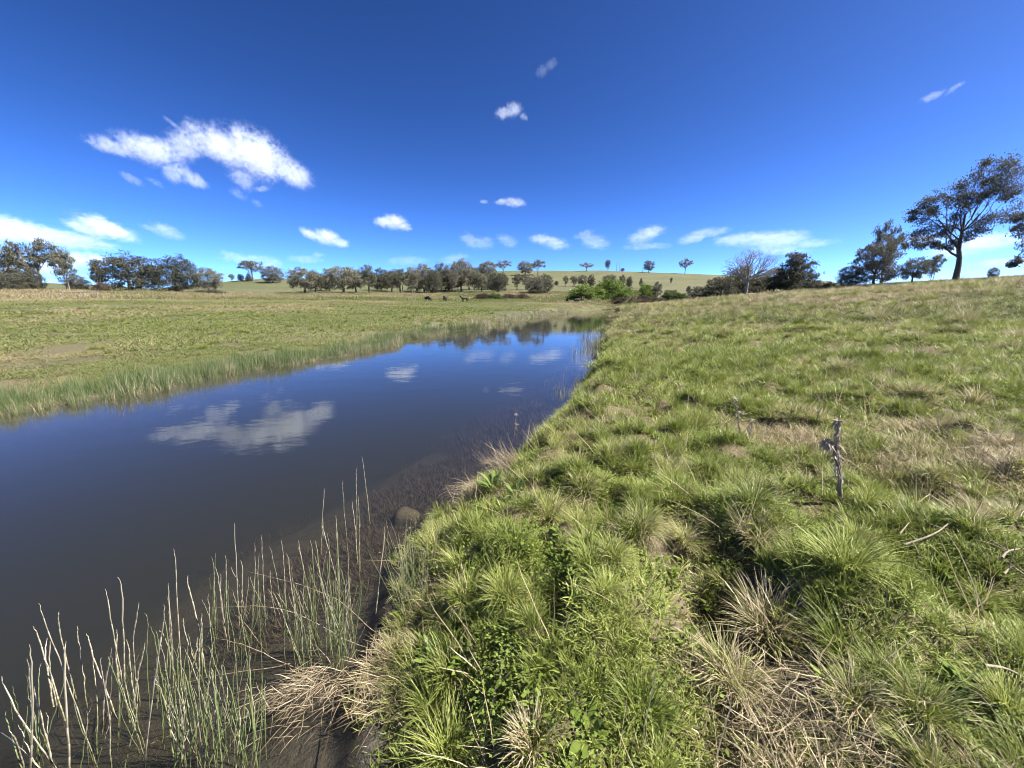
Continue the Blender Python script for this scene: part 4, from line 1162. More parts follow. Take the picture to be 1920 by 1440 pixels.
GL, GT, GR, GH, GB = ('gum trees at the far left', 'tree line across the middle', 'gums on the ridge', 'small trees on the hillside', 'bushes by the creek')
GX = 'trees on the right slope'
TREES = [
 # name, cat, group, key, px, top, width, distance, label
 ('gum_tree','tree',GL,'umbrella1', 12,462,120,152,'wide flat-topped gum cut by the left edge of the picture'),
 ('gum_tree','tree',GL,'umbrella0', 80,447,112,146,'tallest pale-trunked gum of the far left group'),
 ('gum_tree','tree',GL,'slim1',    130,463, 78,142,'slender leaning gum right of the tallest far left gum'),
 ('gum_tree','tree',GL,'round1',    40,482, 90,158,'dark gum between the two tallest far left gums'),
 ('dark_tree','tree',GL,'dense2',    8,506, 90,138,'low dark tree at the left edge under the gums'),
 ('dark_tree','tree',GL,'dense0',   62,505, 56,140,'low dark tree at the foot of the tallest far left gum'),
 ('dark_tree','tree',GL,'dense1',  148,514, 50,145,'small dark tree left of the broad dark tree'),
 ('dark_bush','bush',GL,'darkbush0',40,534, 22,134,'small round dark bush in the grass below the left gums'),
 ('gum_tree','tree',GL,'slim0',    188,487, 40,155,'thin sparse gum just left of the broad dark tree'),
 ('dark_tree','tree',GL,'dense0',  246,473,128,140,'broadest dark tree on the left, crown reaching the ground'),
 ('dark_tree','tree',GL,'dense2',  333,477, 98,139,'broad dark tree with forked trunk, right of the broadest one'),
 ('dark_tree','tree',GL,'round2',  394,499, 62,139,'smaller dark tree ending the left group on its right'),
 ('brown_bush','bush',GL,'bramble0',193,528, 36,136,'brown low bush at the left foot of the broadest dark tree'),
 ('dark_bush','bush',GL,'darkbush1',396,541, 56,134,'flat dark hedge-like bush under the last tree of the left group'),
 ('gum_tree','tree',GR,'umbrella2',478,486, 52,240,'umbrella gum with white trunk on the left hill'),
 ('gum_tree','tree',GR,'dense1',   515,498, 44,222,'dense gum right of the umbrella gum on the left hill'),
 ('small_tree','tree',GR,'slim0',  438,513, 18,250,'smallest far tree left of the umbrella gum'),
 ('small_tree','tree',GR,'dense2', 455,513, 13,245,'small dark tree close left of the umbrella gum'),
 ('small_tree','tree',GR,'cone0',  470,511, 16,236,'small pointed tree at the foot of the umbrella gum'),
 ('gum_tree','tree',GT,'round0',   572,499, 66,150,'lone rounded gum at the left end of the tree line'),
 ('gum_tree','tree',GT,'slim2',    602,513, 32,168,'small gum half behind the lone rounded gum'),
 ('gum_tree','tree',GT,'round1',   645,497, 74,150,'broad many-stemmed gum, second big one of the tree line'),
 ('gum_tree','tree',GT,'dense0',   618,507, 34,170,'dark gum behind the left side of the broad many-stemmed gum'),
 ('gum_tree','tree',GT,'slim0',    692,495, 46,150,'upright gum right of the broad many-stemmed gum'),
 ('gum_tree','tree',GT,'dense1',   716,502, 42,172,'gum behind and between the third and fourth big gums'),
 ('gum_tree','tree',GT,'slim2',    752,502, 50,150,'gum with several stems left of the crowded tree clump'),
 ('gum_tree','tree',GT,'slim1',    775,497, 34,152,'narrow gum with a single dark trunk in the crowded clump'),
 ('gum_tree','tree',GT,'round2',   796,491, 44,156,'tall rounded gum at the left of the crowded clump'),
 ('gum_tree','tree',GT,'dense2',   812,503, 34,148,'low-crowned gum in front of the crowded clump'),
 ('gum_tree','tree',GT,'slim0',    828,491, 44,156,'tall gum with pale stems in the crowded clump'),
 ('gum_tree','tree',GT,'round0',   866,484, 54,160,'tallest gum of the tree line, right of the pale-stemmed one'),
 ('gum_tree','tree',GT,'slim2',    850,504, 30,152,'smaller gum before the tallest gum of the tree line'),
 ('gum_tree','tree',GT,'slim1',    893,507, 40,152,'gum at the right shoulder of the tallest gum'),
 ('gum_tree','tree',GT,'dense1',   915,511, 34,168,'gum below the ridge, right of the crowded clump'),
 ('gum_tree','tree',GT,'dense0',   934,508, 36,150,'dark narrow gum at the open gap in the tree line'),
 ('gum_tree','tree',GT,'slim0',    947,515, 18,160,'thin gum on the edge of the open gap'),
 ('gum_tree','tree',GT,'round1',   592,508, 44,160,'gum close right of the lone rounded gum'),
 ('gum_tree','tree',GT,'round2',   668,503, 46,158,'gum overlapping the right side of the broad many-stemmed gum'),
 ('gum_tree','tree',GT,'round0',   734,504, 44,160,'gum filling the gap before the several-stemmed gum'),
 ('gum_tree','tree',GT,'dense0',   782,506, 40,166,'dark gum behind the narrow single-trunked gum'),
 ('gum_tree','tree',GT,'dense2',   842,500, 46,168,'dark gum behind the pale-stemmed gum'),
 ('gum_tree','tree',GT,'round1',   880,498, 42,170,'gum behind the right side of the tallest gum'),
 ('gum_tree','tree',GT,'round2',   903,512, 34,156,'low gum right of the crowded clump foot'),
 ('gum_tree','tree',GR,'umbrella0',900,498, 18,262,'small gum left of two larger ones on the ridge'),
 ('gum_tree','tree',GR,'round1',   915,488, 32,262,'rounded gum standing on the ridge above the tree line'),
 ('gum_tree','tree',GR,'umbrella1',944,487, 28,300,'umbrella gum on the ridge left of the open gap'),
 ('gum_tree','tree',GR,'round2',985,488, 30,285,'left one of two touching gums on the ridge'),
 ('gum_tree','tree',GR,'umbrella0',1008,486,28,290,'right one of two touching gums on the ridge'),
 ('gum_tree','tree',GT,'slim1',    969,511, 24,166,'slender gum right of the open gap'),
 ('gum_tree','tree',GT,'slim2',    987,512, 34,166,'gum behind the dark round bush-like tree'),
 ('dark_tree','tree',GT,'dense2', 1004,516, 36,142,'dark round bush-like tree right of the gap'),
 ('brown_tree','tree',GT,'dense1', 1022,513, 30,146,'brownish round tree ending the tree line'),
 ('small_tree','tree',GH,'dense0', 1043,526,  8,196,'tiny lone tree right of the tree line'),
 ('small_tree','tree',GH,'slim0',  1060,516, 15,190,'slender hillside tree, first left of the willows'),
 ('small_tree','tree',GH,'slim1',  1076,516, 22,188,'hillside tree above the left willow'),
 ('small_tree','tree',GH,'round0', 1092,514, 22,192,'rounded hillside tree left of the narrow one'),
 ('small_tree','tree',GH,'dense1', 1108,514, 13,188,'narrow dark hillside tree above the willows'),
 ('small_tree','tree',GH,'round2', 1141,513, 28,192,'widest hillside tree above the tallest willow'),
 ('small_tree','tree',GH,'slim2',  1166,514, 18,188,'hillside tree right of the widest one'),
 ('small_tree','tree',GH,'dense2', 1179,517, 12,186,'small hillside tree above the right willow'),
 ('small_tree','tree',GH,'slim0',  1201,521, 11,180,'small tree left of the last willow'),
 ('small_tree','tree',GH,'slim1',  1257,519,  8,222,'lone sapling out on the open hillside'),
 ('small_tree','tree',GH,'round1', 1291,535,  9,150,'tiny round tree on the lower open hillside'),
 ('gum_tree','tree',GR,'umbrella1',1098,492, 24,320,'leftmost lone gum on the bare ridge'),
 ('gum_tree','tree',GR,'slim1',1137,486, 15,330,'second lone gum on the bare ridge, narrow crown'),
 ('small_tree','tree',GR,'dense0', 1165,502,  7,330,'tiny bush-like tree on the bare ridge'),
 ('gum_tree','tree',GR,'round0',1214,487, 20,326,'third lone gum on the bare ridge'),
 ('gum_tree','tree',GR,'umbrella1',1281,484, 24,330,'rightmost lone gum on the bare ridge, thin pale crown'),
 ('willow_tree','tree',GB,'willow0',1100,533, 66,112,'bright green willow, low left one at the creek end'),
 ('willow_tree','tree',GB,'willow1',1142,520, 74,118,'tallest bright green willow at the creek end'),
 ('willow_tree','tree',GB,'willow0',1178,540, 54,108,'bright green willow behind the bramble thicket'),
 ('willow_tree','tree',GB,'willow1',1209,529, 40,116,'upright bright green willow, rightmost of the willows'),
 ('dark_tree','tree',GB,'slim2',   1232,526, 26,112,'thin dark tree right of the rightmost willow'),
 ('green_bush','bush',GB,'bush0',   928,547, 26,106,'lone bright green bush among brown brambles'),
 ('brown_bush','bush',GB,'bramble0',906,549, 36,108,'brown bramble left of the lone green bush'),
 ('brown_bush','bush',GB,'bramble1',952,550, 32,110,'brown bramble right of the lone green bush'),
 ('brown_bush','bush',GB,'bramble0',979,550, 26,112,'brown bramble farthest right in the field'),
 ('bramble_thicket','bush',GB,'bramble1',1178,556,60, 90,'dark bramble thicket overhanging the creek end'),
 ('bramble_thicket','bush',GB,'bramble0',1205,553,56, 93,'brown bramble thicket right of the overhanging one'),
 ('bramble_thicket','bush',GB,'bramble1',1232,557,44, 88,'thin brown bramble at the right end of the thicket'),
 ('green_bush','bush',GX,'bush1',  1258,540, 34, 98,'olive rounded bush right of the bramble thicket'),
 ('green_bush','bush',GX,'bush0',  1274,546, 28, 93,'light green bush before the olive rounded bush'),
 ('dark_bush','bush',GX,'darkbush0',1316,533, 54,104,'dark spreading bush left of the dead tree'),
 ('dark_tree','tree',GX,'dense0',  1352,514, 56,104,'dark tree between the spreading bush and the dead tree'),
 ('dark_tree','tree',GX,'dense1',  1386,500, 66,112,'dark rounded tree directly behind the dead tree'),
 ('dark_tree','tree',GX,'dense2',  1424,508, 40,114,'dark tree behind the right limbs of the dead tree'),
 ('dark_tree','tree',GX,'round1',  1450,500, 50,108,'gum left shoulder of the peaked dark tree'),
 ('dark_tree','tree',GX,'cone1',   1486,465,104,106,'peaked dark tree right of the dead tree'),
 ('dark_bush','bush',GX,'darkbush1',1548,526, 44,100,'low scrub between the two tall dark trees'),
 ('dark_tree','tree',GX,'dense1',  1588,497, 50, 96,'dark sloping tree left of the tall dense tree'),
 ('dark_tree','tree',GX,'dense0',  1634,446, 84, 96,'tall dense dark tree on the right slope'),
 ('gum_tree','tree',GX,'umbrella0',1648,416, 66,102,'gum whose top sticks out above the tall dense tree'),
 ('gum_tree','tree',GX,'round2',   1706,480, 62, 95,'small airy gum left of the tallest gum'),
 ('gum_tree','tree',GX,'slim1',    1742,474, 50, 98,'small bushy gum touching the tallest gum'),
 ('small_tree','tree',GX,'round0', 1854,500, 26,110,'far small gum under the right edge tree'),
]
for t in TREES:
    plant(*t)

# ---- tallest gum on the right slope: limbs and clumps placed one by one
def pix_clumps(px, r, blobs, seed, depth=.6, grow=1.35, shift=0):
    rng = np.random.default_rng(seed)
    x, y, z = col_pos(px, r)
    hyp = math.hypot(px - 960, 750); m = r / hyp
    zb = CAM_Z
    out = []
    for bx, by, br in blobs:
        bx += shift
        lx = r * math.tan(math.atan((bx - 960) / 750.0) - math.atan((px - 960) / 750.0))
        lz = CAM_Z + r * elev(px, by) - z
        out.append((lx, rng.normal(0, depth * 2.2), lz, br * m * grow))
    return out
def special_tree(name, label, px, r, blobs, seed, group, turn=0, **kw):
    cl = pix_clumps(px, r, blobs, seed, grow=kw.pop('grow', 1.35), shift=kw.pop('shift', 0))
    x, y, z = col_pos(px, r)
    tm, cm = make_tree_meshes(seed, cl, **kw)
    e = bpy.data.objects.new(name, None); e.location = (x, y, z)
    d = math.atan2(-(px - 960), 750)
    e.rotation_euler = (0, 0, d)
    link(e)
    new_obj('trunk', tm, e)
    if cm: new_obj('crown', cm, e)
    return tag(e, label, 'tree', group)

special_tree('gum_tree', 'tallest gum with dark trunk and open crown on the right slope', 1787, 85, [
    (1842, 318, 13), (1850, 330, 12), (1808, 322, 9), (1800, 335, 11), (1780, 348, 13), (1765, 358, 11), (1740, 362, 11), (1725, 370, 10), (1710, 378, 9), (1700, 392, 8),
    (1695, 402, 9), (1715, 408, 11), (1735, 402, 10), (1730, 385, 10), (1752, 378, 11), (1772, 375, 12), (1785, 362, 11), (1815, 350, 12), (1832, 345, 12), (1848, 348, 12),
    (1866, 340, 11), (1860, 362, 12), (1840, 372, 13), (1820, 372, 12), (1800, 382, 11), (1790, 395, 10), (1778, 405, 10), (1835, 360, 11), (1815, 365, 11),
    (1705, 438, 11), (1718, 432, 9), (1708, 452, 9), (1745, 430, 11), (1755, 440, 10), (1735, 442, 9), (1725, 458, 8), (1750, 460, 8), (1815, 425, 12), (1835, 418, 12), (1822, 438, 9), (1850, 415, 12),
    (1870, 410, 12), (1805, 445, 8), (1775, 425, 9), (1862, 385, 10), (1878, 372, 11), (1785, 455, 7), (1770, 462, 7)], 301, GX,
    trunk_top=9.0, trunk_r=.38, nprim=9, leafm=M_GUM, barkm=M_BARK_D, per=420, leaf=.25, fork=.45, sprays=13, lean=(-.3, .2), squash=.65, shift=-14)
special_tree('gum_tree', 'gum at the right edge, crown leaning in, trunk out of frame', 1972, 78, [

    (1912, 325, 16), (1925, 345, 18), (1900, 352, 13), (1940, 330, 20), (1960, 350, 22), (1890, 372, 12), (1912, 378, 15), (1935, 380, 18), (1960, 390, 20), (1880, 398, 11), (1900, 410, 15),
    (1925, 415, 18), (1950, 425, 20), (1875, 425, 10), (1895, 435, 13), (1918, 445, 16), (1905, 462, 11), (1925, 475, 13), (1945, 460, 16), (1896, 482, 7), (1888, 492, 6), (1975, 320, 20), (1990, 360, 20), (2010, 400, 22), (1990, 430, 20), (1868, 402, 9)], 302, GX,
    trunk_top=10.5, trunk_r=.6, nprim=8, leafm=M_GUM_D, barkm=M_BARK_D, per=300, leaf=.27, fork=.4, sprays=11, squash=.7, grow=1.25)

# ---- the dead tree and the dead spars
def dead_tree(px, top, r, label):
    x, y, z = col_pos(px, r)
    rng = np.random.default_rng(55)
    H = CAM_Z + r * elev(px, top) - z
    e = bpy.data.objects.new('dead_tree', None); e.location = (x, y, z); e.rotation_euler = (0, 0, math.atan2(-(px - 960), 750)); link(e)
    T = TubeSet()
    zz = np.linspace(-.3, H * .45, 8)
    tp = np.stack([.15 * np.sin(zz * .6), .1 * np.cos(zz * .7), zz], 1)
    T.tube(tp, np.linspace(.34, .22, 8), 8)
    new_obj('trunk', T.mesh('trunk', M_DEADWOOD), e)
    def grow(T, a, d, L, rad, lev):
        k = 6
        p = [np.array(a)]
        for i in range(k):
            d = d + rng.normal(0, .16, 3) + np.array([0, 0, .05]); d /= np.linalg.norm(d)
            p.append(p[-1] + d * L / k)
        p = np.array(p)
        rr = np.linspace(rad, rad * .45, k + 1)
        T.tube(p, rr, 5)
        if lev > 0:
            for _ in range(5 if lev > 1 else 4):
                i = int(rng.integers(2, k + 1))
                s = rng.normal(0, 1, 3); s[2] *= .6
                nd = d + .95 * s / np.linalg.norm(s); nd /= np.linalg.norm(nd)
                grow(T, p[i], nd, L * .64, rr[i] * .74, lev - 1)
    for k in range(8):
        a = k * .785 + rng.normal(0, .2)
        T2 = TubeSet()
        i = int(rng.integers(3, 8))
        d = np.array([math.cos(a) * .95, math.sin(a) * .6, .55 + .5 * rng.random()]); d /= np.linalg.norm(d)
        grow(T2, tp[i], d, H * .42, .17, 3)
        new_obj('limb', T2.mesh('limb', M_DEADWOOD), e)
    T3 = TubeSet(); grow(T3, tp[-1], np.array([.05, 0, 1.0]), H * .40, .17, 3)
    new_obj('limb', T3.mesh('limb', M_DEADWOOD), e)
    tag(e, label, 'tree', None)
dead_tree(1398, 472, 100, 'leafless grey dead tree standing before dark trees')
def spar(px, top, r, label):
    x, y, z = col_pos(px, r)
    H = CAM_Z + r * elev(px, top) - z
    rng = np.random.default_rng(int(px))
    T = TubeSet()
    zz = np.linspace(-.3, H, 7)
    p = np.stack([np.cumsum(rng.normal(0, .08, 7)), np.cumsum(rng.normal(0, .08, 7)), zz], 1)
    T.tube(p, np.linspace(.22, .07, 7), 6)
    for _ in range(4):
        i = int(rng.integers(3, 6)); a = rng.random() * 6.28
        T.tube(limb_path(p[i], p[i] + np.array([math.cos(a), math.sin(a), .9]) * H * .12, rng), np.linspace(.09, .03, 7), 5)
    o = new_obj('dead_spar', T.mesh('dead_spar', M_DEADWOOD), None, (x, y, z))
    tag(o, label, 'dead tree', 'bare dead trunks on the ridge')
spar(1154, 491, 332, 'left of two bare dead trunks close together on the ridge')
spar(1159, 493, 333, 'right of two bare dead trunks close together on the ridge')
spar(1203, 497, 328, 'bare dead trunk left of the third ridge gum')

# ------------------------------------------------------------------ single things
def skin_mesh(name, verts, edges, radii, mat, root=0, sub=1):
    me = bpy.data.meshes.new(name)
    me.from_pydata(verts, edges, [])
    o = bpy.data.objects.new(name, me); COL.objects.link(o)
    o.modifiers.new('s', 'SKIN')
    for v, r in zip(me.skin_vertices[0].data, radii):
        v.radius = r if isinstance(r, tuple) else (r, r)
    me.skin_vertices[0].data[root].use_root = True
    sm = o.modifiers.new('d', 'SUBSURF'); sm.levels = sub; sm.render_levels = sub
    dg = bpy.context.evaluated_depsgraph_get()
    out = bpy.data.meshes.new_from_object(o.evaluated_get(dg))
    bpy.data.objects.remove(o)
    out.name = name
    out.materials.clear(); out.materials.append(mat)
    out.polygons.foreach_set('use_smooth', np.ones(len(out.polygons), dtype=bool))
    return out

# ---- cattle: x forward, about 1.35 m at the shoulder
def cow_body(graze):
    hz, hx = (.45, 1.35) if graze else (1.42, 1.28)
    v = [(-.75, 0, 1.10), (-.35, 0, 1.02), (.15, 0, 1.0), (.58, 0, 1.10), (.95, 0, 1.12 if not graze else .92), (hx, 0, hz), (hx + .26, 0, hz - .16)]
    e = [(0, 1), (1, 2), (2, 3), (3, 4), (4, 5), (5, 6)]
    r = [(.26, .30), (.33, .36), (.34, .37), (.28, .34), (.17, .22), (.13, .15), (.085, .09)]
    def leg(x, s, par, rear):
        i = len(v)
        v.extend([(x, s * .2, .82), (x + (.02 if not rear else .06), s * .22, .55), (x - (.0 if not rear else .06), s * .22, .28), (x, s * .22, .02)])
        e.extend([(par, i), (i, i + 1), (i + 1, i + 2), (i + 2, i + 3)])
        r.extend([(.16, .17), (.09, .10), (.055, .06), (.06, .06)])
    for s in (-1, 1): leg(.55, s, 3, False)
    for s in (-1, 1): leg(-.68, s, 0, True)
    i = len(v); v.extend([(-1.02, 0, 1.15), (-1.08, 0, .75), (-1.07, 0, .5)]); e.extend([(0, i), (i, i + 1), (i + 1, i + 2)]); r.extend([.06, .03, .045])
    for s in (-1, 1):
        i = len(v); v.append((hx - .08, s * .26, hz + .08)); e.append((5, i)); r.append((.05, .03))
    return skin_mesh('body', v, e, r, M_COW, 2, 1)
COW_UP, COW_DOWN = cow_body(False), cow_body(True)
def cow(px, r, face, graze, label, white_face=False):
    x, y, z = col_pos(px, r)
    e = bpy.data.objects.new('cow', None); e.location = (x, y, z); e.scale = (.88, .88, .88); e.rotation_euler = (0, 0, face); link(e)
    new_obj('body', COW_DOWN if graze else COW_UP, e)
    if white_face:
        hz, hx = (.45, 1.35) if graze else (1.42, 1.28)
        me = skin_mesh('face_blaze', [(hx + .05, 0, hz + .03), (hx + .27, 0, hz - .12)], [(0, 1)], [.115, .085], M_COWW, 0, 1)
        new_obj('face_blaze', me, e)
    tag(e, label, 'cow', 'black cattle in the far field')
cow(801, 92, R(-35), True, 'leftmost black cow grazing in the far field')
cow(834, 90, R(-95), False, 'second black cow from the left, facing the camera')
cow(871, 90, R(-140), False, 'third black cow from the left, below the tree line')
cow(1065, 100, R(-85), True, 'black cow left of the white-faced one near the willows')
cow(1083, 99, R(10), False, 'black cow with pale face side-on by the willows', True)

# ---- timber
def box_mesh(name, sx, sy, sz, mat, z0=0.0, bev=.012, seed=0):
    rng = np.random.default_rng(seed)
    T = TubeSet()
    zz = np.linspace(z0, z0 + sz, 6)
    p = np.stack([np.cumsum(rng.normal(0, sx * .06, 6)), np.cumsum(rng.normal(0, sx * .06, 6)), zz], 1)
    T.tube(p, sx * .5 * (1 + rng.normal(0, .06, 6)), 8)
    n = T.n
    T.V.append(np.array([p[-1] + [0, 0, sx * .1]])); T.n += 1
    top = [(n - 8 + k, n - 8 + (k + 1) % 8, n, n) for k in range(8)]
    me = bpy.data.meshes.new(name)
    F = [tuple(f) for f in np.concatenate(T.F).tolist()] + [t[:3] for t in top]
    me.from_pydata(np.concatenate(T.V), [], F); me.materials.append(mat)
    return me
def rail_mesh(name, a, b, rad, mat, seed=1):
    rng = np.random.default_rng(seed)
    T = TubeSet()
    t = np.linspace(0, 1, 9)[:, None]
    p = np.array(a) * (1 - t) + np.array(b) * t + np.cumsum(rng.normal(0, rad * .15, (9, 3)), 0) * np.sin(t * math.pi)
    T.tube(p, np.full(9, rad) * (1 + rng.normal(0, .05, 9)), 7)
    return T.mesh(name, mat)
def rail_fence(name, label, cat, pxs, r, h, rail_z, prad=.09, rrad=.06, second=None):
    pts = [col_pos(px, r) for px in pxs]
    o0 = Vector(pts[0])
    e = bpy.data.objects.new(name, None); e.location = o0; link(e)
    for k, p in enumerate(pts):
        new_obj('post', box_mesh('post', prad * 2, prad * 2, h + .3, M_POST, -.3, seed=k + int(r)), e, Vector(p) - o0)
    for rz in (rail_z, second):
        if rz is None: continue
        a, b = Vector(pts[0]) - o0 + Vector((0, .0, rz)), Vector(pts[-1]) - o0 + Vector((0, .0, rz))
        d = (b - a).normalized() * .15
        new_obj('rail', rail_mesh('rail', a - d, b + d, rrad, M_POST), e)
    return tag(e, label, cat)
rail_fence('rail_fence', 'low timber rail on three posts in the left field', 'fence', [116, 149, 181], 104, 1.05, 1.02)
rail_fence('field_gate', 'small timber gate frame left of the cattle', 'gate', [765, 777], 98, 1.0, .95, .07, .05, .45)
def post(px, r, h, label, mat=M_POST, rad=.08):
    o = new_obj('fence_post', box_mesh('fence_post', rad * 2, rad * 2, h + .3, mat, -.3, seed=int(px)), None, col_pos(px, r))
    tag(o, label, 'post', 'single fence posts')
post(418, 112, 1.1, 'lone post right of the left tree group')
post(591, 118, 1.2, 'lone post below the first gum of the tree line')
post(1355, 96, 1.5, 'pale bare post before the dark trees on the right', M_DEADWOOD, .09)
x, y, z = col_pos(1408, 94)
tag(new_obj('fallen_log', rail_mesh('fallen_log', (-.9, .1, .16), (.9, -.1, .2), .17, M_DEADWOOD, 4), None, (x, y, z)), 'pale fallen log at the foot of the dead tree', 'log')

# ---- stones
def stone_mesh(name, mat, seed, sub=2, rough=.18):
    import bmesh
    bm = bmesh.new()
    bmesh.ops.create_icosphere(bm, subdivisions=min(sub, 5), radius=1)
    from mathutils import noise as mn
    for v in bm.verts:
        v.co *= 1 + rough * 1.6 * mn.noise(v.co * 1.1 + Vector((seed * 3.1, 0, 0))) + rough * .5 * mn.noise(v.co * 3 + Vector((0, seed, 0))) + (rough * .45 * mn.noise(v.co * 8 + Vector((seed, 0, 2))) + rough * .3 * mn.noise(v.co * 17) if sub > 3 else 0)
    me = bpy.data.meshes.new(name); bm.to_mesh(me); bm.free()
    me.materials.append(mat)
    me.polygons.foreach_set('use_smooth', np.ones(len(me.polygons), dtype=bool))
    return me
for k, (px, py, s, lab) in enumerate(((762, 947, (.15, .13, .13), 'brown boulder under water, left of two near the shore'), (806, 964, (.16, .12, .12), 'brown boulder half out of the grass, right of two near the shore'))):
    x, y = on_plane(px, py, -.03)
    o = new_obj('stone', stone_mesh('stone', M_STONE, k + 3, 3), None, (x, y, -.20 + .02 * k), (0, 0, k * 1.3), s)
    tag(o, lab, 'stone', 'stones by the near shore')
rs = random.Random(4)
ORD = ('first', 'second', 'third', 'fourth', 'fifth', 'sixth')
for q, (px, py) in enumerate(((1068, 570), (1078, 570.5), (1087, 570), (1096, 571), (1104, 571.5), (1112, 572))):
    x, y = on_plane(px, py, .55)
    o = new_obj('pale_stone', stone_mesh('pale_stone', M_PALE, int(px), 1, .25), None, (x, y, gz(x, y) + .05), (0, 0, rs.random() * 6), (.5 + .5 * rs.random(), .4, .2))
    tag(o, ORD[q] + ' pale stone from the left in the row before the willows', 'stone', 'pale stones before the willows')
for q, (px, py) in enumerate(((1132, 574), (1140, 575.5), (1150, 578))):
    x, y = on_plane(px, py, .2)
    o = new_obj('pale_stone', stone_mesh('pale_stone', M_PALE, int(px), 1, .25), None, (x, y, max(gz(x, y), 0) + .06), (0, 0, rs.random() * 6), (.5 + .4 * rs.random(), .4, .22))
    tag(o, ('left', 'middle', 'right')[q] + ' one of three pale stones at the waterline under the bramble thicket', 'stone', 'pale stones under the brambles')

# ---- bare soil clods by the hollow
for k, (px, py, s, lab) in enumerate(((1228, 1172, .065, 'larger bare brown soil mound beside the dark hollow'), (1262, 1140, .045, 'smaller bare soil mound behind the larger one'))):
    x, y, z = pix_ground(px, py)
    o = new_obj('soil_mound', stone_mesh('soil_mound', M_SOIL, k + 9, 5, .5), None, (x, y, z + s * .1), (0, 0, k), (s * 1.4, s * 1.1, s * .42))
    tag(o, lab, 'soil')

# ---- reeds in the near water; each stem its own mesh
M_BENT = leafy('bent_straw', STRAWS, [(.13, .10, .06), (.22, .175, .11), (.34, .285, .19)], trans=.05, rough=.5, dry_bias=.9, instancer=False)
def stem_mesh(pts, w, seed, mat=M_REED, dry=.5):
    w = w * .85
    rng = np.random.default_rng(seed)
    pts = np.asarray(pts, float)
    k = len(pts); n = 16
    t = np.linspace(0, k - 1, n)
    P = np.stack([np.interp(t, range(k), pts[:, c]) for c in range(3)], 1)
    # soften corners
    for _ in range(8): P[1:-1] = .25 * P[:-2] + .5 * P[1:-1] + .25 * P[2:]
    P[1:-1] += rng.normal(0, .0012, (n - 2, 3))
    T = TubeSet()
    T.tube(P, w * np.interp(np.linspace(0, 1, n), [0, .7, 1], [1, .8, .18]), 5)
    V = np.concatenate(T.V)
    u = np.repeat(np.linspace(0, 1, n), 5)
    bv = np.clip(np.full(len(V), rng.random() * .3 + dry) + .35 * (u - .45), 0, 1)
    return mesh_of('stem', V, np.concatenate(T.F), mat, {'bv': bv, 'bt': u})
def reed_stem(parent, o0, base, tip, seed, w=.0045, mid=None, z=0.0, mat=M_REED, dry=.5, dep=.0):
    """base and tip are picture points; the base stands at height z, the tip at nearly the same depth"""
    rng = random.Random(seed)
    bx, by = on_plane(*base, z)
    def at(p, dy):
        X, Y, Z = ray(*p); k = (by + dy) / Y
        return np.array([X * k, by + dy, CAM_Z + Z * k])
    top = at(tip, rng.uniform(-.07, .07) + dep)
    root = np.array([bx, by, z]); foot = root - (top - root) / max(np.linalg.norm(top - root), .01) * .12
    pts = [foot, root] + ([at(mid, dep * .5)] if mid else [.5 * (root + top) + np.array([rng.gauss(0, .012), rng.gauss(0, .012), 0])]) + [top]
    if not mid: pts.append(top + np.array([rng.gauss(0, .008), rng.gauss(0, .008), .02]))      # tip hooks over a little
    o = new_obj('stem', stem_mesh(pts, w, seed, mat, dry), parent)
    o.location = (-o0).to_tuple() if isinstance(o0, Vector) else (0, 0, 0)
    return o
def C6(p): return (p[0] * .3958, 980 + p[1] * .3958)
def C7(p): return (560 + p[0] / 3, 700 + p[1] / 3)
def reed_clump(label, stems, conv, w=.0034, extra=0, ext_box=None, ext_h=(60, 120), dry=.72, z=0.0, bent=()):
    bases = [conv(s[1]) for s in stems]
    mx = sum(b[0] for b in bases) / len(bases); my = sum(b[1] for b in bases) / len(bases)
    gx, gy = on_plane(mx, my, z)
    o0 = Vector((gx, gy, z))
    e = bpy.data.objects.new('reed_clump', None); e.location = o0; link(e)
    sd = int(mx * 31 + my)
    for k, s in enumerate(stems):
        reed_stem(e, o0, conv(s[1]), conv(s[0]), sd + k, w * (1.0 + .5 * ((k * 37 % 10) / 10)), z=z, dry=dry)
    rr = random.Random(sd)
    for k in range(int(extra * 2.3)):
        x0, y0, x1, y1 = ext_box
        b = conv((rr.uniform(x0, x1), rr.uniform(y0, y1)))
        t = (b[0] + rr.gauss(-6, 22), b[1] - rr.uniform(*ext_h))
        reed_stem(e, o0, b, t, sd + 500 + k, w * rr.uniform(.45, .9), z=z, dry=rr.uniform(.0, .6))
    for k, (a, m, b) in enumerate(bent):
        reed_stem(e, o0, conv(b), conv(a), sd + 900 + k, w * .9, mid=conv(m), z=z, mat=M_BENT)
    return tag(e, label, 'reeds', 'reed clumps in the near water')
reed_clump('reed clump in the water at the far bottom left corner', [((185, 405), (430, 1075)), ((270, 435), (345, 760)), ((165, 495), (275, 835)), ((360, 510), (400, 790)), ((145, 595), (145, 1150)), ((215, 570), (240, 760)),
    ((235, 585), (265, 835)), ((300, 590), (330, 1155)), ((155, 790), (240, 1110)), ((2, 755), (240, 1120)), ((2, 990), (180, 1158)), ((130, 650), (140, 1000)), ((60, 1000), (110, 1158))], C6, extra=7, ext_box=(60, 1000, 420, 1160), ext_h=(50, 140))
reed_clump('reed clump with tall pale tips left of the tallest reed', [((510, 335), (600, 860)), ((580, 265), (590, 700)), ((655, 400), (660, 800)), ((610, 570), (645, 880)), ((690, 585), (640, 850)), ((420, 540), (520, 830)), ((470, 670), (520, 1100)), ((530, 600), (490, 930)),
    ((560, 520), (565, 760))], C6, extra=6, ext_box=(450, 850, 700, 1120), ext_h=(60, 150))
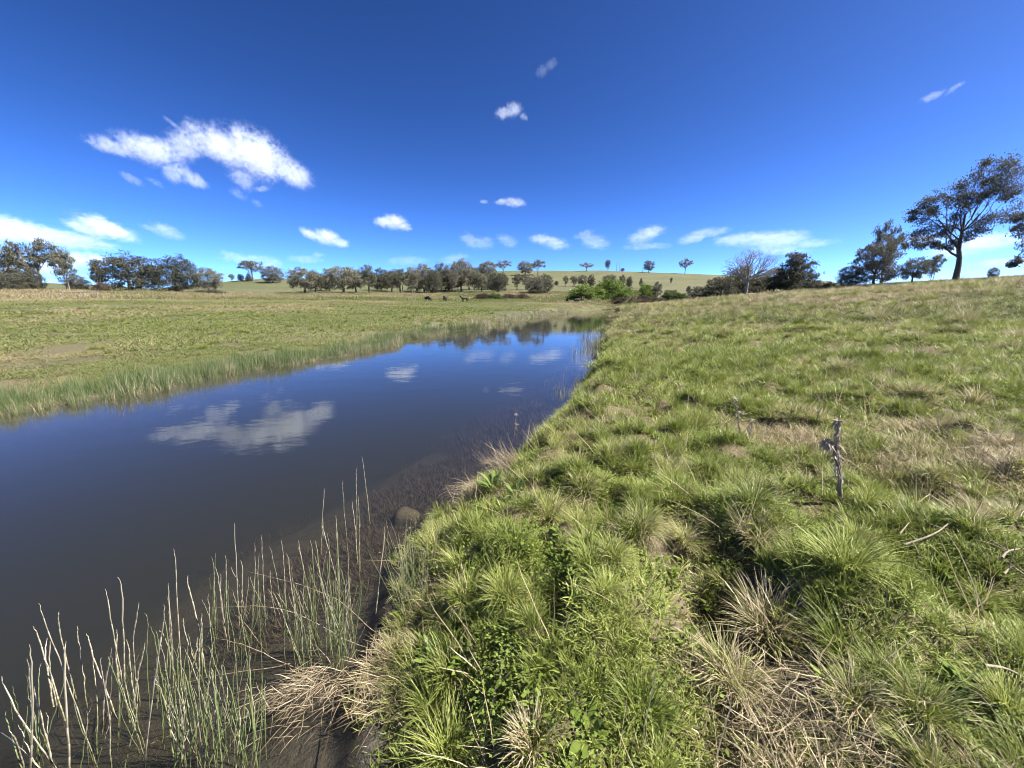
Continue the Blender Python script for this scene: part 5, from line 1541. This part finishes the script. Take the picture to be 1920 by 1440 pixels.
reed_clump('reed clump holding the tallest curved reed', [((835, 140), (860, 700)), ((880, 275), (960, 640)), ((795, 400), (690, 1140)), ((795, 305), (815, 700)), ((865, 470), (910, 620)), ((955, 440), (960, 640)), ((775, 520), (820, 700)), ((760, 570), (750, 760)), ((930, 560), (905, 690))], C6,
    extra=8, ext_box=(700, 760, 1000, 1150), ext_h=(80, 170), dry=.7, bent=[((540, 880), (950, 725), (1285, 690)), ((560, 1150), (740, 1010), (1060, 960))])
reed_clump('dense row of thin pale reeds left of the green reeds', [((1015, 170), (1020, 480)), ((1075, 165), (1085, 520)), ((1030, 215), (1070, 530)), ((980, 360), (1005, 620)), ((1110, 15), (1130, 420)), ((1210, 110), (1200, 400)), ((1240, 70), (1255, 420)), ((1335, 95), (1350, 330)),
    ((1415, 95), (1470, 380)), ((1370, 155), (1400, 430)), ((1045, 260), (1060, 480)), ((1150, 190), (1145, 380)), ((1280, 240), (1300, 420)), ((1095, 220), (1150, 390)), ((1440, 220), (1430, 480))], C6, w=.0026,
    extra=10, ext_box=(1000, 430, 1350, 700), ext_h=(60, 130), bent=[((980, 405), (1350, 375), (1650, 570)), ((1000, 540), (1180, 580), (1350, 670))])
reed_clump('green reed clump beside the muddy near shore', [((1525, 0), (1600, 560)), ((1595, -20), (1605, 600)), ((1650, 120), (1650, 400)), ((1705, 0), (1705, 270)), ((1500, 95), (1545, 405)), ((1480, 100), (1500, 520)), ((1560, 60), (1570, 540))], C6, w=.0027,
    extra=34, ext_box=(1340, 480, 1700, 680), ext_h=(60, 150), dry=.35, bent=[((1165, 230), (1600, 330), (1745, 505)), ((1110, 435), (1170, 480), (1225, 570))])
reed_clump('green reeds growing along the bottom edge of the picture', [((935, 740), (990, 1155)), ((1000, 700), (1050, 1158)), ((1060, 690), (1150, 1060)), ((880, 820), (900, 1155)), ((1180, 640), (1200, 980)), ((760, 760), (830, 1150))], C6, w=.0032,
    extra=30, ext_box=(820, 900, 1260, 1160), ext_h=(60, 150), dry=.3)
reed_clump('few lone reeds standing farthest out before the boulders', [((360, 475), (395, 780)), ((318, 540), (325, 860)), ((245, 605), (268, 905)), ((145, 662), (130, 950)), ((300, 735), (325, 1000)), ((338, 705), (345, 1045)), ((210, 840), (225, 1220)), ((490, 880), (440, 1300)), ((130, 850), (210, 1150))], C7, w=.0028)
reed_clump('thin reeds standing against the near grassy bank', [((620, 900), (600, 1180)), ((560, 960), (590, 1290)), ((700, 1000), (690, 1330)), ((640, 950), (650, 1250))], C7, w=.0022, extra=34, ext_box=(560, 1150, 760, 1400), ext_h=(60, 140), dry=.4, z=.04)

# ---- dead grass heaps
def heap(name, label, px, py, z, n, size, length, az, mat, lean=(.9, 1.5), w=.004, cat='dead grass', curl=(.1, .6)):
    rng = np.random.default_rng(int(px + py))
    x, y = on_plane(px, py, z)
    bx, by = rng.normal(0, size[0], n), rng.normal(0, size[1], n)
    bz = np.maximum(0, size[2] * np.exp(-(bx / size[0]) ** 2 * .5 - (by / size[1]) ** 2 * .5)) + rng.random(n) * .03
    V, F, bv, bt = blades(rng, n, 1.0, length, lean, curl, w, 4, 0, base=(bx, by, bz), az=az + rng.normal(0, .55, n))
    me = mesh_of(name, V, F, mat, {'bv': bv, 'bt': bt})
    o = new_obj(name, me, None, (x, y, max(gz(x, y), -.02)))
    return tag(o, label, cat, kind='stuff')
heap('dead_grass_heap', 'pale slumped heap of dead grass among the near reeds', 585, 1275, .08, 330, (.10, .08, .08), (.05, .17), R(232), M_BENT, (.9, 1.6), .0034)
heap('dead_grass_heap', 'pale reddish dead grass tuft on the bank edge', 962, 862, .3, 480, (.14, .12, .10), (.12, .30), R(200), M_BENT, (.3, 1.4), .0036)
heap('dead_grass_heap', 'flat dead grass tongue sloping into the water', 905, 905, .15, 260, (.12, .08, .05), (.14, .3), R(205), M_BENT, (1.2, 1.6), .0036)

# ---- tussocks that stand out
def tuss_mat(name, greens, bias): return leafy(name, greens, STRAWS, rough=.45, spec=.35, dry_bias=bias, instancer=False)
M_T_GREEN = tuss_mat('tussock_green', GREENS, .15)
M_T_YELLOW = tuss_mat('tussock_yellow', [(.15, .19, .035), (.24, .28, .06), (.34, .36, .10)], .18)
M_T_DRY = tuss_mat('tussock_dry', GREENS, .62)
M_T_MIX = tuss_mat('tussock_mixed', GREENS, .38)
def tussock(px, py, size, mat, label, seed, n=260, skirt=90, skirt_mat=None, zg=.45, by_dist=False):
    x, y, z = col_pos(px, py) if by_dist else pix_ground(px, py, zg)
    rng = np.random.default_rng(seed)
    size = size * (.72 if not by_dist else 1)
    e = bpy.data.objects.new('tussock', None); e.location = (x, y, z - .01); link(e)
    me = blade_mesh('blades', [blades(rng, n, .085 * size, (.12 * size, .30 * size), (.1, 1.05), (.3, 1.5), .0042, 4, .9)], mat)
    new_obj('blades', me, e)
    if skirt:
        me = blade_mesh('dead_skirt', [blades(rng, skirt, .10 * size, (.10 * size, .24 * size), (.9, 1.55), (.3, 1.1), .0038, 4, 1.0)], skirt_mat or M_T_DRY)
        new_obj('dead_skirt', me, e)
    return tag(e, label, 'grass tussock', 'tussocks standing out on the near bank')
tussock(872, 1120, .85, M_T_YELLOW, 'pale yellow-green tussock near the shore reeds', 1)
tussock(1190, 880, 1.0, M_T_GREEN, 'upright green tussock left of the dead grass track', 2)
tussock(1185, 1000, 1.0, M_T_GREEN, 'upright green tussock just above the bare soil', 3)
tussock(1030, 965, 1.25, M_T_MIX, 'tussock with brown dead skirt near the bank edge', 4, 260, 170)
tussock(1095, 915, 1.05, M_T_MIX, 'tussock over a dark hollow behind the skirted one', 5, 230, 120)
tussock(1300, 800, 1.7, M_T_GREEN, 'large green tussock beside the small forked thistle', 6, 320, 160)
tussock(1440, 1180, 1.35, M_T_DRY, 'grey dry tussock with long arching pale blades over the hollow', 7, 300, 180)
tussock(1590, 1230, 1.25, M_T_GREEN, 'broad green tussock at the lower right, right of the dry one', 8, 300, 80)
tussock(1345, 1140, .55, M_T_YELLOW, 'small bright yellow tuft in the dark hollow', 9, 150, 0)
tussock(1390, 920, 1.2, M_T_GREEN, 'bright green tussock below the small forked thistle', 10)
tussock(1420, 1010, 1.15, M_T_DRY, 'straw-coloured tussock above the dark hollow', 11)
tussock(840, 1420, 1.2, M_T_GREEN, 'lush green clump at the bottom edge left of centre', 12, 320, 40)
tussock(1000, 1400, .9, M_T_DRY, 'dry straw tuft at the bottom edge of the picture', 13, 220, 60)
tussock(1200, 1340, 1.0, M_T_GREEN, 'green clump at the bottom right of the dry straw tuft', 14, 280, 40)
tussock(1655, 22, 3.0, M_T_DRY, 'brown twiggy tussock on the right slope, left of two', 15, 340, 120, by_dist=True)
tussock(1822, 20, 3.0, M_T_DRY, 'brown twiggy tussock on the right slope, right of two', 16, 340, 120, by_dist=True)

# ---- dead thistles
M_WITHER = simple('withered_leaf', (.24, .19, .15), (.50, .42, .35), 30, .9, .1, .3, .004)
def crumple(rng, L, W, mat):
    n = 5
    t = np.linspace(0, 1, n)
    c = np.stack([t * L, rng.normal(0, .15 * W, n), -t ** 2 * L * .5 + rng.normal(0, .12 * W, n)], 1)
    w = W * np.interp(t, [0, .4, 1], [.3, 1, .15])
    tw = np.cumsum(rng.normal(0, .5, n))
    s = np.stack([np.zeros(n), np.cos(tw), np.sin(tw)], 1) * w[:, None] * .5
    V = np.stack([c - s, c + s * .9], 1).reshape(-1, 3)
    F = [(2 * k, 2 * k + 1, 2 * k + 3, 2 * k + 2) for k in range(n - 1)]
    return mesh_of('withered_leaf', V, F, mat)
def thistle(base, tip, label, seed, rad, nleaf, forks=()):
    x, y, z = pix_ground(*base)
    X, Y, Z = ray(*tip); k = y / Y
    top = np.array([X * k - x, 0, CAM_Z + Z * k - z])
    rng = np.random.default_rng(seed)
    e = bpy.data.objects.new('dead_thistle', None); e.location = (x, y, z); link(e)
    H = top[2]
    main = limb_path((0, 0, -.05), top, rng, 0, .02, 9)
    T = TubeSet(); T.tube(main, np.linspace(rad, rad * .45, 9), 8)
    for q in range(5):                                     # split fibres round the stem
        a = rng.random() * 6.28; o = np.array([math.cos(a), math.sin(a), 0]) * rad * .9
        m2 = main + o + rng.normal(0, rad * .3, (9, 3))
        T.tube(m2, np.linspace(rad * .35, rad * .12, 9), 4)
    new_obj('stem', T.mesh('stem', M_THISTLE), e)
    paths = [main]; br = [e]
    for (f, d) in forks:
        a = main[int(f * 8)]
        b = a + np.array(d)
        p = limb_path(a, b, rng, .1, .03, 7)
        T = TubeSet(); T.tube(p, np.linspace(rad * .6, rad * .3, 7), 6)
        br.append(new_obj('branch', T.mesh('branch', M_THISTLE), e))
        paths.append(p)
    lv = [crumple(rng, .03 + .05 * rng.random(), .007 + .007 * rng.random(), M_WITHER) for _ in range(5)]
    for q in range(nleaf):
        p = paths[int(rng.integers(0, len(paths)))]
        j = int(rng.integers(len(p) // 3, len(p)))
        s = .7 + .7 * rng.random()
        new_obj('withered_leaf', lv[q % 5], e, p[j] + rng.normal(0, .006, 3), (rng.normal(0, .6), rng.normal(.75, .4), rng.random() * 6.28), (s, s, s))
    for own, p in zip(br, paths):
        T = TubeSet()
        for q in range(12):
            d = rng.normal(0, 1, 3); d[2] = abs(d[2]) * .6; d = d / np.linalg.norm(d) * .05
            T.tube(np.stack([p[-1], p[-1] + d * .6, p[-1] + d + [0, 0, -.01]]), np.array([.003, .0025, .001]), 4)
        new_obj('seed_head', T.mesh('seed_head', M_WITHER), own)
    return tag(e, label, 'dead plant', 'dead thistle stalks')
thistle((1577, 940), (1572, 790), 'tall ragged dead thistle stalk on the right bank', 5, .014, 170, [(.85, (-.07, .02, .02))])
thistle((1393, 835), (1380, 748), 'small forked dead thistle left of the tall one', 6, .0045, 70, [(.35, (.10, 0, .17)), (.6, (.04, .03, .12))])
thistle((964, 820), (968, 778), 'small dark dead twig standing at the water edge', 7, .006, 7, [(.5, (.03, 0, .06))])

# ---- fallen sticks
def stick(label, pix, rad, lift=.04, twigs=0):
    pts = []
    for p in pix:
        x, y, z = pix_ground(*p)
        pts.append((x, y, z + lift))
    pts = np.array(pts); o0 = pts[0].copy()
    rng = np.random.default_rng(int(pix[0][0]))
    k = len(pts); t = np.linspace(0, k - 1, 10)
    P = np.stack([np.interp(t, range(k), pts[:, c]) for c in range(3)], 1) - o0
    P[1:-1] = .25 * P[:-2] + .5 * P[1:-1] + .25 * P[2:]
    T = TubeSet(); T.tube(P, np.linspace(rad, rad * .5, 10), 6)
    for _ in range(twigs):
        j = int(rng.integers(2, 9)); d = rng.normal(0, .06, 3); d[2] = abs(d[2])
        T.tube(limb_path(P[j], P[j] + d, rng, .1, .03, 5), np.linspace(rad * .5, rad * .2, 5), 5)
    return tag(new_obj('fallen_stick', T.mesh('fallen_stick', M_STICK), None, tuple(o0)), label, 'stick')
stick('bleached curved stick lying in the grass right of the thistle', [(1690, 1043), (1730, 1030), (1755, 1018), (1772, 1003)], .007, .08, 1)
stick('short bleached twig left of the curved stick', [(1682, 1022), (1700, 1000)], .005, .08)
stick('tangled bleached twigs at the right edge, upper piece', [(1870, 1075), (1880, 1062), (1905, 1058), (1925, 1060)], .006, .1, 5)
stick('tangled bleached twigs at the right edge, lower piece', [(1875, 1100), (1890, 1085), (1910, 1100), (1925, 1110)], .006, .08, 5)
stick('long pale straw stem arching at the lower right corner', [(1832, 1296), (1870, 1300), (1915, 1325)], .006, .12)

# ---- leafy plants on the bank edge
def leafy_plant(px, py, n, L, W, label, seed):
    x, y, z = pix_ground(px, py)
    rng = np.random.default_rng(seed)
    e = bpy.data.objects.new('broadleaf_plant', None); e.location = (x, y, z); link(e)
    for k in range(n):
        V, F, bv, bt = leaves_rosette(rng, 1, (L * .7, L * 1.2), W, (.3, 1.1), segs=5)
        o = new_obj('leaf', mesh_of('leaf', V, F, M_DOCKL, {'bv': bv, 'bt': bt}), e)
        o.rotation_euler = (0, 0, k * 2.4)
    tag(e, label, 'plant', 'broad-leaved plants on the near bank')
M_DOCKL = leafy('dock_leaves', [(.09, .15, .03), (.14, .20, .045), (.20, .25, .07)], STRAWS, rough=.4, spec=.4, dry_bias=-.3, instancer=False)
leafy_plant(925, 918, 11, .19, .035, 'broad-leaved plant at the bank edge beside pale dead grass', 3)
leafy_plant(965, 930, 9, .18, .03, 'broad-leaved plant just right of the one at the bank edge', 4)
leafy_plant(818, 1245, 16, .13, .035, 'bright leafy weed at the shore near the bottom', 5)
